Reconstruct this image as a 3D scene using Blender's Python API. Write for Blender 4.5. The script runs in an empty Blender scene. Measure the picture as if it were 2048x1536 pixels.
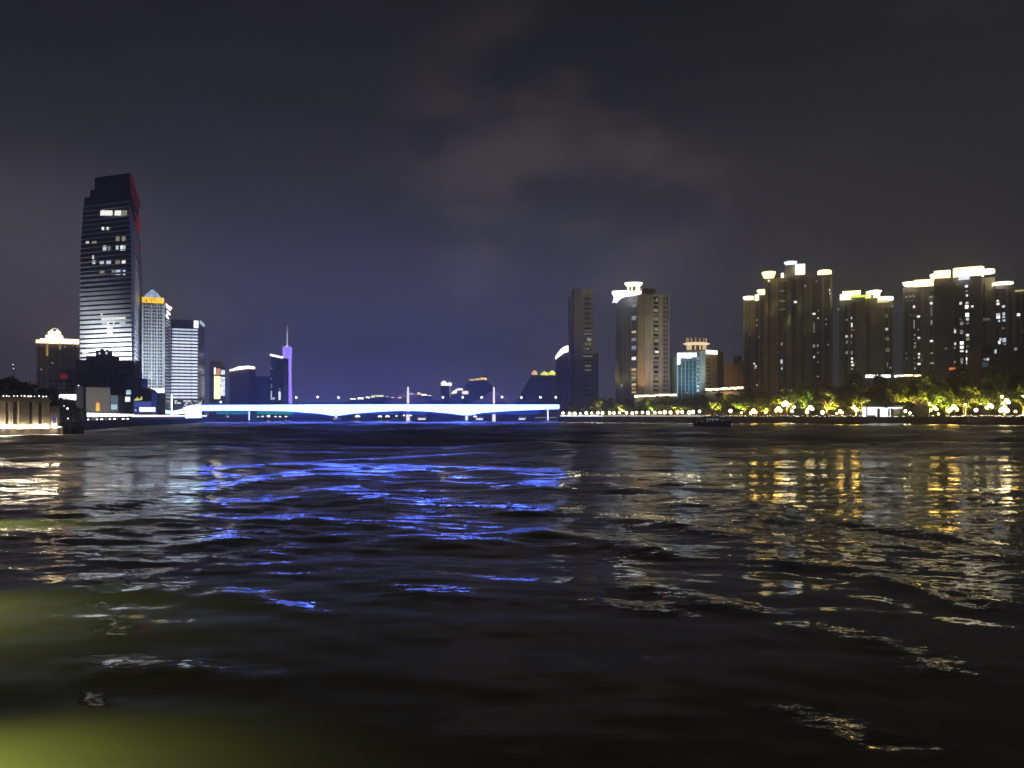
import bpy, math, random
import numpy as np

# ------------------------------------------------------------------ camera, sky, exposure
HY, FPX, CAM_H = 831.0, 1600.0, 4.0          # horizon row, focal length in pixels of the 2048 wide picture, eye height
sc = bpy.context.scene
col = sc.collection
cam_d = bpy.data.cameras.new('camera')
cam_d.sensor_width = 36.0
cam_d.lens = 36.0 * FPX / 2048.0
cam_d.shift_y = (HY - 768.0) / 2048.0
cam_d.clip_start = 0.1
cam_d.clip_end = 30000.0
cam = bpy.data.objects.new('camera', cam_d)
cam.location = (0, 0, CAM_H)
cam.rotation_euler = (math.radians(90), 0, 0)
col.objects.link(cam)
sc.camera = cam

sc.view_settings.view_transform = 'Standard'
sc.view_settings.look = 'None'
sc.view_settings.exposure = 0.0
sc.view_settings.gamma = 1.0
sc.view_settings.use_curve_mapping = False
sc.render.engine = 'CYCLES'
sc.cycles.use_denoising = True
sc.cycles.max_bounces = 6
sc.cycles.diffuse_bounces = 2
sc.cycles.glossy_bounces = 3
sc.cycles.transmission_bounces = 3
sc.cycles.volume_bounces = 0
sc.cycles.sample_clamp_indirect = 6.0
sc.cycles.caustics_reflective = False
sc.cycles.caustics_refractive = False

world = bpy.data.worlds.new('World')
sc.world = world
world.use_nodes = True


def build_sky():
    nt = world.node_tree
    nt.nodes.clear()
    N = lambda t: nt.nodes.new(t)
    L = nt.links.new
    out = N('ShaderNodeOutputWorld')
    bg = N('ShaderNodeBackground')
    tc = N('ShaderNodeTexCoord')
    sep = N('ShaderNodeSeparateXYZ')
    L(tc.outputs['Generated'], sep.inputs[0])

    def math_(op, a, b=None, c=None):
        n = N('ShaderNodeMath')
        n.operation = op
        for i, v in enumerate((a, b, c)):
            if v is None:
                continue
            if isinstance(v, (int, float)):
                n.inputs[i].default_value = v
            else:
                L(v, n.inputs[i])
        return n.outputs[0]

    def mix(fac, a, b, mode='MIX'):
        n = N('ShaderNodeMix')
        n.data_type = 'RGBA'
        n.blend_type = mode
        if isinstance(fac, (int, float)):
            n.inputs[0].default_value = fac
        else:
            L(fac, n.inputs[0])
        for i, v in ((6, a), (7, b)):
            if isinstance(v, tuple):
                n.inputs[i].default_value = (*v, 1)
            else:
                L(v, n.inputs[i])
        return n.outputs[2]

    def lobe(d, lo, hi):
        v = N('ShaderNodeVectorMath')
        v.operation = 'DOT_PRODUCT'
        ln = math.sqrt(sum(k * k for k in d))
        v.inputs[1].default_value = tuple(k / ln for k in d)
        L(tc.outputs['Generated'], v.inputs[0])
        m = N('ShaderNodeMapRange')
        m.interpolation_type = 'SMOOTHERSTEP'
        m.inputs[1].default_value = lo
        m.inputs[2].default_value = hi
        L(v.outputs['Value'], m.inputs[0])
        return m.outputs[0]
    # city glow: brighter at the skyline, near black overhead
    ramp = N('ShaderNodeValToRGB')
    L(math_('ABSOLUTE', sep.outputs[2]), ramp.inputs[0])
    e = ramp.color_ramp.elements
    e[0].position, e[0].color = 0.0, (0.1400, 0.1320, 0.1650, 1)
    e[1].position, e[1].color = 0.60, (0.0075, 0.0080, 0.0088, 1)
    for p, c in ((0.10, (0.0780, 0.0745, 0.0900)), (0.22, (0.0400, 0.0385, 0.0480)), (0.36, (0.0175, 0.0174, 0.0208)), (0.47, (0.0105, 0.0110, 0.0124))):
        k = e.new(p)
        k.color = (*c, 1)
    c0 = ramp.outputs[0]
    # the blue of the lit bridge in the low air, a warmer murk over the old town to the west, greyer to the east
    hz = N('ShaderNodeVectorMath')
    hz.operation = 'MULTIPLY'
    hz.inputs[1].default_value = (1, 1, 0)
    L(tc.outputs['Generated'], hz.inputs[0])
    hn = N('ShaderNodeVectorMath')
    hn.operation = 'NORMALIZE'
    L(hz.outputs[0], hn.inputs[0])
    hd = N('ShaderNodeVectorMath')
    hd.operation = 'DOT_PRODUCT'
    hd.inputs[1].default_value = (-0.215, 0.977, 0)
    L(hn.outputs[0], hd.inputs[0])

    def smooth(src, lo, hi, a, b):
        m = N('ShaderNodeMapRange')
        m.interpolation_type = 'SMOOTHSTEP'
        for i, v in enumerate((lo, hi, a, b)):
            m.inputs[i + 1].default_value = v
        L(src, m.inputs[0])
        return m.outputs[0]
    bf = math_('MULTIPLY', smooth(hd.outputs['Value'], 0.80, 1.0, 0.0, 1.0), smooth(sep.outputs[2], -0.03, 0.30, 1.0, 0.0))
    c1 = mix(math_('MULTIPLY', bf, 0.48), c0, (0.1080, 0.1100, 0.3100))
    c2 = mix(math_('MULTIPLY', lobe((-0.62, 1, 0.03), 0.955, 1.0), 0.60), c1, (0.1080, 0.0990, 0.1030))
    c3 = mix(math_('MULTIPLY', lobe((0.85, 1, 0.12), 0.80, 1.0), 0.65), c2, (0.0200, 0.0197, 0.0205))
    # thin clouds lit from the streets
    nz = N('ShaderNodeTexNoise')
    nz.inputs['Scale'].default_value = 4.2
    nz.inputs['Detail'].default_value = 4.0
    nz.inputs['Roughness'].default_value = 0.48
    mp = N('ShaderNodeMapping')
    mp.inputs['Scale'].default_value = (1.0, 1.0, 2.3)
    mp.inputs['Location'].default_value = (0.15, 0.2, 0.1)
    L(tc.outputs['Generated'], mp.inputs[0])
    L(mp.outputs[0], nz.inputs['Vector'])
    mr = N('ShaderNodeMapRange')
    mr.interpolation_type = 'SMOOTHSTEP'
    mr.inputs[1].default_value = 0.44
    mr.inputs[2].default_value = 0.66
    L(nz.outputs[0], mr.inputs[0])
    cl = lobe((0.05, 1, 0.28), 0.968, 0.999)
    cf = math_('MULTIPLY', mr.outputs[0], math_('MULTIPLY_ADD', cl, 0.9, 0.1))
    c4 = mix(cf, c3, (0.0330, 0.0255, 0.0210), 'ADD')
    # a trace of moonlit air over everything
    sky = N('ShaderNodeTexSky')
    sky.sky_type = 'NISHITA'
    sky.sun_disc = False
    sky.sun_elevation = math.radians(12)
    sky.sun_rotation = math.radians(200)
    c5 = mix(0.0002, c4, sky.outputs[0], 'ADD')
    L(c5, bg.inputs[0])
    bg.inputs[1].default_value = 1.0
    L(bg.outputs[0], out.inputs[0])


build_sky()

# ------------------------------------------------------------------ helpers
R = random.Random(7)


def W(px, D):
    """ground-plane point seen at column px from the river, D metres up-river"""
    return ((px - 1024.0) / FPX * D, D)


def ZZ(py, D):
    return CAM_H + (HY - py) / FPX * D


MATS = {}


def mat(name, c, rough=0.7, metal=0.0, var=0.25, scale=0.6, spec=0.3):
    if name in MATS:
        return MATS[name]
    m = bpy.data.materials.new(name)
    m.use_nodes = True
    nt = m.node_tree
    b = nt.nodes['Principled BSDF']
    b.inputs['Roughness'].default_value = rough
    b.inputs['Metallic'].default_value = metal
    b.inputs['Specular IOR Level'].default_value = spec
    tc = nt.nodes.new('ShaderNodeTexCoord')
    nz = nt.nodes.new('ShaderNodeTexNoise')
    nz.inputs['Scale'].default_value = scale
    nz.inputs['Detail'].default_value = 4
    nt.links.new(tc.outputs['Object'], nz.inputs['Vector'])
    rp = nt.nodes.new('ShaderNodeValToRGB')
    e = rp.color_ramp.elements
    e[0].position, e[1].position = 0.3, 0.7
    e[0].color = (*[k * (1 - var) for k in c], 1)
    e[1].color = (*[min(1, k * (1 + var)) for k in c], 1)
    nt.links.new(nz.outputs[0], rp.inputs[0])
    nt.links.new(rp.outputs[0], b.inputs['Base Color'])
    MATS[name] = m
    return m


def emat(name, c, s=1.0, sample=True, var=0.0, scale=0.5):
    """something that gives off light: lamp, lit room, screen, LED strip, or a surface drawn as floodlit"""
    if name in MATS:
        return MATS[name]
    m = bpy.data.materials.new(name)
    m.use_nodes = True
    nt = m.node_tree
    nt.nodes.clear()
    o = nt.nodes.new('ShaderNodeOutputMaterial')
    em = nt.nodes.new('ShaderNodeEmission')
    em.inputs[0].default_value = (*c, 1)
    em.inputs[1].default_value = s
    if var:
        tc = nt.nodes.new('ShaderNodeTexCoord')
        nz = nt.nodes.new('ShaderNodeTexNoise')
        nz.inputs['Scale'].default_value = scale
        nz.inputs['Detail'].default_value = 3
        mr = nt.nodes.new('ShaderNodeMapRange')
        mr.inputs[1].default_value, mr.inputs[2].default_value = 0.3, 0.7
        mr.inputs[3].default_value, mr.inputs[4].default_value = s * (1 - var), s * (1 + var)
        nt.links.new(tc.outputs['Object'], nz.inputs['Vector'])
        nt.links.new(nz.outputs[0], mr.inputs[0])
        nt.links.new(mr.outputs[0], em.inputs[1])
    nt.links.new(em.outputs[0], o.inputs[0])
    if not sample:
        m.cycles.emission_sampling = 'NONE'
    MATS[name] = m
    return m


ORG = {}


def tag(o, label, cat=None, group=None, kind=None):
    o['label'] = label
    if cat:
        o['category'] = cat
    if group:
        o['group'] = group
    if kind:
        o['kind'] = kind
    return o


def thing(name, label, cat, loc=(0, 0, 0), group=None):
    o = bpy.data.objects.new(name, None)
    col.objects.link(o)
    o.location = loc
    o.empty_display_size = 0.5
    tag(o, label, cat, group)
    ORG[o.name] = tuple(loc)
    return o


def area2(p):
    return sum(p[i][0] * p[(i + 1) % len(p)][1] - p[(i + 1) % len(p)][0] * p[i][1] for i in range(len(p)))


class MB:
    """collects faces of one mesh (world coordinates, moved to the parent's origin when built)"""

    def __init__(s):
        s.v, s.f = [], []

    def hexa(s, p):
        n = len(s.v)
        s.v += [tuple(q) for q in p]
        s.f += [(n, n + 3, n + 2, n + 1), (n + 4, n + 5, n + 6, n + 7), (n, n + 1, n + 5, n + 4), (n + 1, n + 2, n + 6, n + 5), (n + 2, n + 3, n + 7, n + 6), (n + 3, n, n + 4, n + 7)]
        return s

    def box(s, x0, x1, y0, y1, z0, z1):
        return s.hexa([(x0, y0, z0), (x1, y0, z0), (x1, y1, z0), (x0, y1, z0), (x0, y0, z1), (x1, y0, z1), (x1, y1, z1), (x0, y1, z1)])

    def prism(s, poly, z0, z1, top=None):
        poly = list(poly)
        top = list(top or poly)
        if area2(poly) < 0:
            poly.reverse()
            top.reverse()
        k, n = len(poly), len(s.v)
        s.v += [(x, y, z0) for x, y in poly] + [(x, y, z1) for x, y in top]
        s.f.append(tuple(range(n + k - 1, n - 1, -1)))
        s.f.append(tuple(range(n + k, n + 2 * k)))
        for i in range(k):
            j = (i + 1) % k
            s.f.append((n + i, n + j, n + k + j, n + k + i))
        return s

    def sheet(s, prof, y0, y1):
        """closed outline in x,z pushed from y0 to y1"""
        prof = list(prof)
        if area2(prof) < 0:
            prof.reverse()
        k, n = len(prof), len(s.v)
        s.v += [(x, y0, z) for x, z in prof] + [(x, y1, z) for x, z in prof]
        s.f.append(tuple(range(n, n + k)))
        s.f.append(tuple(range(n + 2 * k - 1, n + k - 1, -1)))
        for i in range(k):
            j = (i + 1) % k
            s.f.append((n + j, n + i, n + k + i, n + k + j))
        return s

    def tube(s, a, b, r0, r1=None, k=6):
        r1 = r0 if r1 is None else r1
        a, b = np.array(a, float), np.array(b, float)
        d = b - a
        d /= max(np.linalg.norm(d), 1e-9)
        t = np.array((0, 0, 1.0)) if abs(d[2]) < 0.9 else np.array((1.0, 0, 0))
        u = np.cross(d, t)
        u /= np.linalg.norm(u)
        w = np.cross(d, u)
        n = len(s.v)
        for c, r in ((a, r0), (b, r1)):
            for i in range(k):
                q = 2 * math.pi * i / k
                s.v.append(tuple(c + r * (math.cos(q) * u + math.sin(q) * w)))
        s.f.append(tuple(range(n, n + k)))
        s.f.append(tuple(range(n + 2 * k - 1, n + k - 1, -1)))
        for i in range(k):
            j = (i + 1) % k
            s.f.append((n + j, n + i, n + k + i, n + k + j))
        return s

    def lathe(s, prof, cx, cy, k=12, sx=1.0, sy=1.0):
        """profile of (radius, z) from the bottom up"""
        n = len(s.v)
        for r, z in prof:
            for i in range(k):
                q = 2 * math.pi * i / k
                s.v.append((cx + r * sx * math.cos(q), cy + r * sy * math.sin(q), z))
        m = len(prof)
        for a in range(m - 1):
            for i in range(k):
                j = (i + 1) % k
                s.f.append((n + a * k + i, n + a * k + j, n + (a + 1) * k + j, n + (a + 1) * k + i))
        s.f.append(tuple(range(n + k - 1, n - 1, -1)))
        s.f.append(tuple(range(n + (m - 1) * k, n + m * k)))
        return s

    def ball(s, c, r, k=8, m=5, sz=1.0):
        return s.lathe([(r * math.sin(math.pi * (i + 0.02) / (m + 0.04)), c[2] - sz * r * math.cos(math.pi * (i + 0.02) / (m + 0.04))) for i in range(m + 1)], c[0], c[1], k)

    def build(s, name, m, parent=None, smooth=False):
        L = (0, 0, 0)
        if parent is not None:
            q = parent
            while q.parent is not None:
                q = q.parent
            L = ORG[q.name]
        me = bpy.data.meshes.new(name)
        me.from_pydata([(x - L[0], y - L[1], z - L[2]) for x, y, z in s.v], [], s.f)
        me.materials.append(m)
        if smooth:
            me.polygons.foreach_set('use_smooth', [True] * len(me.polygons))
        me.update()
        o = bpy.data.objects.new(name, me)
        col.objects.link(o)
        if parent is not None:
            o.parent = parent
        else:
            ORG[o.name] = (0, 0, 0)
        return o


def solo(name, label, cat, mb, m, origin, group=None, smooth=False):
    """a thing that is one mesh, origin at its base"""
    mb.v = [(x - origin[0], y - origin[1], z - origin[2]) for x, y, z in mb.v]
    o = mb.build(name, m, None, smooth)
    o.location = origin
    ORG[o.name] = tuple(origin)
    return tag(o, label, cat, group)


def copy_tree(o, parent=None):
    c = o.copy()
    col.objects.link(c)
    c.parent = parent
    for ch in o.children:
        copy_tree(ch, c)
    return c


PANES = {}


def root_of(o):
    while o.parent is not None:
        o = o.parent
    return o


class Face:
    """one wall plane, from its left to its right edge as seen from outside"""

    def __init__(s, a, b):
        s.a, s.b = np.array(a, float), np.array(b, float)
        s.L = float(np.linalg.norm(s.b - s.a))
        s.d = (s.b - s.a) / s.L
        s.n = np.array((s.d[1], -s.d[0]))

    def u(s, px):
        t = (px - 1024.0) / FPX
        return (t * s.a[1] - s.a[0]) / (s.d[0] - t * s.d[1])

    def z(s, py, u):
        return ZZ(py, s.a[1] + u * s.d[1])

    def p(s, u, o):
        return s.a + u * s.d + o * s.n

    def boxz(s, mb, u0, u1, z0, z1, o0, o1):
        q = [s.p(u0, o1), s.p(u1, o1), s.p(u1, o0), s.p(u0, o0)]
        mb.hexa([(x, y, z0) for x, y in q] + [(x, y, z1) for x, y in q])
        return mb

    def box(s, mb, x0, x1, y0, y1, o0, o1):
        """by picture columns x0..x1 and rows y0 (top) .. y1 (bottom) on this wall"""
        u0, u1 = s.u(x0), s.u(x1)
        um = (u0 + u1) / 2
        return s.boxz(mb, u0, u1, s.z(y1, um), s.z(y0, um), o0, o1)

    def pane(s, parent, x0, x1, y0, y1, m, o0=0.02, o1=0.10, name='window'):
        u0, u1 = s.u(x0), s.u(x1)
        um = (u0 + u1) / 2
        z0, z1 = s.z(y1, um), s.z(y0, um)
        key = (round(u1 - u0, 2), round(z1 - z0, 2), round(o1 - o0, 2), m.name)
        if key not in PANES:
            w, h, t = (u1 - u0) / 2, (z1 - z0) / 2, (o1 - o0) / 2
            b = MB().box(-w, w, -t, t, -h, h)
            me = bpy.data.meshes.new(name)
            me.from_pydata(b.v, [], b.f)
            me.materials.append(m)
            PANES[key] = me
        o = bpy.data.objects.new(name, PANES[key])
        col.objects.link(o)
        o.parent = parent
        L = ORG[root_of(parent).name]
        c = s.p(um, (o0 + o1) / 2)
        o.location = (c[0] - L[0], c[1] - L[1], (z0 + z1) / 2 - L[2])
        o.rotation_euler = (0, 0, math.atan2(s.d[1], s.d[0]))
        return o


def rline(x0, x1, D):
    """ends of a front wall between two columns, square to the view from mid-river"""
    c = np.array(W((x0 + x1) / 2, D))
    v = c / np.linalg.norm(c)
    f = Face(tuple(c), tuple(c + np.array((v[1], -v[0]))))
    return tuple(f.p(f.u(x0), 0)), tuple(f.p(f.u(x1), 0))


def footprint(x0, x1, D, depth, D1=None, slew=0.0):
    """front wall from column x0 at D to x1 at D1, walls running back by depth (slew: sideways drift)"""
    a, b = (np.array(q) for q in rline(x0, x1, D))
    if D1:
        a, b = np.array(W(x0, D)), np.array(W(x1, D1))
    d = (b - a) / np.linalg.norm(b - a)
    back = np.array((-d[1], d[0])) * depth + d * slew
    return [tuple(a), tuple(b), tuple(b + back), tuple(a + back)]


def outset(poly, k):
    c = np.mean(np.array(poly), axis=0)
    out, n = [], len(poly)
    P = [np.array(p) for p in poly]
    if area2(poly) < 0:
        P.reverse()
    for i in range(n):
        e0, e1 = P[i] - P[i - 1], P[(i + 1) % n] - P[i]
        e0, e1 = e0 / np.linalg.norm(e0), e1 / np.linalg.norm(e1)
        n0, n1 = np.array((e0[1], -e0[0])), np.array((e1[1], -e1[0]))
        m = n0 + n1
        out.append(tuple(P[i] + m * k / max(0.3, (1 + float(n0 @ n1)))))
    return out


def spot(parent, loc, target, power, c, size=60, blend=0.6, radius=0.5):
    d = bpy.data.lights.new('flood_beam', 'SPOT')
    d.energy, d.color, d.spot_size, d.spot_blend, d.shadow_soft_size = power, c, math.radians(size), blend, radius
    o = bpy.data.objects.new('flood_beam', d)
    col.objects.link(o)
    o.parent = parent
    L = ORG[root_of(parent).name]
    o.location = tuple(np.array(loc) - np.array(L))
    from mathutils import Vector
    o.rotation_euler = (Vector(target) - Vector(loc)).to_track_quat('-Z', 'Y').to_euler()
    return o


def floodlight(parent, loc, target, power, c, size=60, blend=0.6):
    """a lamp housing with a glowing lens, and its beam"""
    x, y, z = loc
    hb = MB().box(x - .45, x + .45, y - .3, y + .3, z - .7, z - .25)
    h = hb.build('floodlight', mat('lamp_housing', (.03, .03, .03), .5), parent)
    MB().box(x - .38, x + .38, y - .24, y + .24, z - .25, z - .2).build('lens', emat('flood_lens', (1, 1, 1), 6, False), h)
    spot(parent, loc, target, power, c, size, blend)


ORD = 'first second third fourth fifth sixth seventh eighth ninth tenth eleventh twelfth thirteenth fourteenth fifteenth sixteenth seventeenth eighteenth nineteenth twentieth'.split()


def ordn(i):
    if i < 20:
        return ORD[i]
    tens = {2: 'twenty', 3: 'thirty', 4: 'forty', 5: 'fifty'}[(i + 1) // 10]
    r = (i + 1) % 10
    return tens + '-' + ORD[r - 1] if r else {2: 'twentieth', 3: 'thirtieth', 4: 'fortieth', 5: 'fiftieth'}[(i + 1) // 10]


# shared materials
M_CONC = mat('concrete', (.22, .20, .18), .85)
M_WALL = mat('river_wall_stone', (.09, .075, .06), .9, scale=.8)
M_PAVE = mat('paving', (.20, .18, .15), .85)
M_GLASS = mat('dark_glass', (.012, .014, .02), .12, spec=.5, var=.2)
M_METAL = mat('painted_steel', (.05, .05, .05), .5)
M_BARK = mat('bark', (.06, .045, .03), .9)
E_WHITE = emat('white_strip', (1, .97, .92), 3.5)
E_WARM = emat('warm_strip', (1, .82, .50), 4.0)
E_WIN_W = emat('lit_room_white', (1, .97, .90), 1.3, False)
E_WIN_D = emat('lit_room_dim', (1, .92, .78), .28, False)
E_WIN_Y = emat('lit_room_warm', (1, .78, .38), .8, False)
E_WIN_B = emat('lit_room_cool', (.72, .85, 1), .9, False)

# ------------------------------------------------------------------ the river
LBZ, RBZ = 2.3, 3.15
LB0, LB1 = W(168, 222), W(418, 508)          # line of the west river wall
RB0, RB1 = W(1118, 512), W(2052, 335)        # line of the east river wall


def water_material():
    m = bpy.data.materials.new('river_water')
    m.use_nodes = True
    nt = m.node_tree
    N = lambda t: nt.nodes.new(t)
    L = nt.links.new
    b = nt.nodes['Principled BSDF']
    b.inputs['Base Color'].default_value = (.265, .220, .115, 1)
    b.inputs['IOR'].default_value = 1.333
    tc = N('ShaderNodeTexCoord')
    geo = N('ShaderNodeNewGeometry')

    def noise(scale, stretch, detail=2.0, w=0.0):
        mp = N('ShaderNodeMapping')
        mp.inputs['Scale'].default_value = (1.0, stretch, 1.0)
        mp.inputs['Rotation'].default_value = (0, 0, math.radians(8))
        mp.inputs['Location'].default_value = (w, w * .7, w * .3)
        nz = N('ShaderNodeTexNoise')
        nz.inputs['Scale'].default_value = scale
        nz.inputs['Detail'].default_value = detail
        L(tc.outputs['Object'], mp.inputs[0])
        L(mp.outputs[0], nz.inputs['Vector'])
        return nz

    def vec(op, a, v=None, s=None):
        n = N('ShaderNodeVectorMath')
        n.operation = op
        L(a, n.inputs[0])
        if v is not None:
            if isinstance(v, tuple):
                n.inputs[1].default_value = v
            else:
                L(v, n.inputs[1])
        if s is not None:
            if isinstance(s, (int, float)):
                n.inputs['Scale'].default_value = s
            else:
                L(s, n.inputs['Scale'])
        return n.outputs[0]
    def rng_(src, a, b, c, d):
        n = N('ShaderNodeMapRange')
        n.interpolation_type = 'SMOOTHSTEP'
        n.inputs[1].default_value, n.inputs[2].default_value, n.inputs[3].default_value, n.inputs[4].default_value = a, b, c, d
        L(src, n.inputs[0])
        return n.outputs[0]

    def mt(op, a, b):
        n = N('ShaderNodeMath')
        n.operation = op
        for i, v in enumerate((a, b)):
            if isinstance(v, (int, float)):
                n.inputs[i].default_value = v
            else:
                L(v, n.inputs[i])
        return n.outputs[0]
    ln = N('ShaderNodeVectorMath')
    ln.operation = 'LENGTH'
    L(tc.outputs['Object'], ln.inputs[0])
    dist = ln.outputs['Value']
    # calm water in the lee of the east wall and under the bridge
    d = np.array(RB1) - np.array(RB0)
    d = d / np.linalg.norm(d)
    nE = (float(d[1]), float(-d[0]), 0.0)
    dp = N('ShaderNodeVectorMath')
    dp.operation = 'DOT_PRODUCT'
    L(vec('SUBTRACT', tc.outputs['Object'], (RB0[0], RB0[1], 0)), dp.inputs[0])
    dp.inputs[1].default_value = nE
    sp = N('ShaderNodeSeparateXYZ')
    L(tc.outputs['Object'], sp.inputs[0])
    lee = mt('MINIMUM', rng_(dp.outputs['Value'], 8, 62, 0.0, 1.0), rng_(mt('SUBTRACT', 508.0, sp.outputs[1]), 8, 85, 0.0, 1.0))
    # wind patches: ripples come and go over metres and tens of metres
    far_patch = rng_(noise(.055, 1.8, 2.0, 3.0).outputs[0], .38, .62, .75, 1.3)
    band = rng_(noise(.16, 1.7, 3.0, 7.0).outputs[0], .42, .60, .45, 1.25)
    amp = mt('MULTIPLY', far_patch, band)
    att = N('ShaderNodeAttribute')
    att.attribute_name = 'ripple'
    amp = mt('MULTIPLY', amp, att.outputs['Fac'])
    amp = mt('MULTIPLY', amp, mt('ADD', mt('MULTIPLY', lee, .8), .2))
    n00, n0, n1, n2 = noise(.065, 2.8, 3.0, 23.0), noise(.30, 2.6, 3.0, 5.0), noise(1.2, 2.6, 4.0, 0.0), noise(5.5, 2.4, 4.0, 11.0)
    half = (.5, .5, .5)
    s0 = vec('MULTIPLY', vec('SUBTRACT', n0.outputs['Color'], half), (.22, .50, 0))
    s0 = vec('SCALE', s0, s=rng_(dist, 16, 60, 0.0, 1.0))
    s00 = vec('MULTIPLY', vec('SUBTRACT', n00.outputs['Color'], half), (.10, .34, 0))
    s00 = vec('SCALE', s00, s=rng_(dist, 45, 130, 0.0, 1.0))
    s1 = vec('MULTIPLY', vec('SUBTRACT', n1.outputs['Color'], half), (.26, .42, 0))
    s2 = vec('MULTIPLY', vec('SUBTRACT', n2.outputs['Color'], half), (.26, .36, 0))
    s = vec('SCALE', vec('ADD', vec('ADD', s1, s2), vec('ADD', s0, s00)), s=amp)
    nn = vec('NORMALIZE', vec('ADD', geo.outputs['Normal'], s))
    L(nn, b.inputs['Normal'])
    fr = rng_(noise(.035, 3.0, 3.0, 17.0).outputs[0], .36, .62, .27, .46)
    rough = mt('MULTIPLY', rng_(dist, 26, 150, 0.0, 1.0), mt('MULTIPLY', fr, mt('ADD', mt('MULTIPLY', lee, .70), .30)))
    L(mt('MAXIMUM', rough, .05), b.inputs['Roughness'])
    return m


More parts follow.
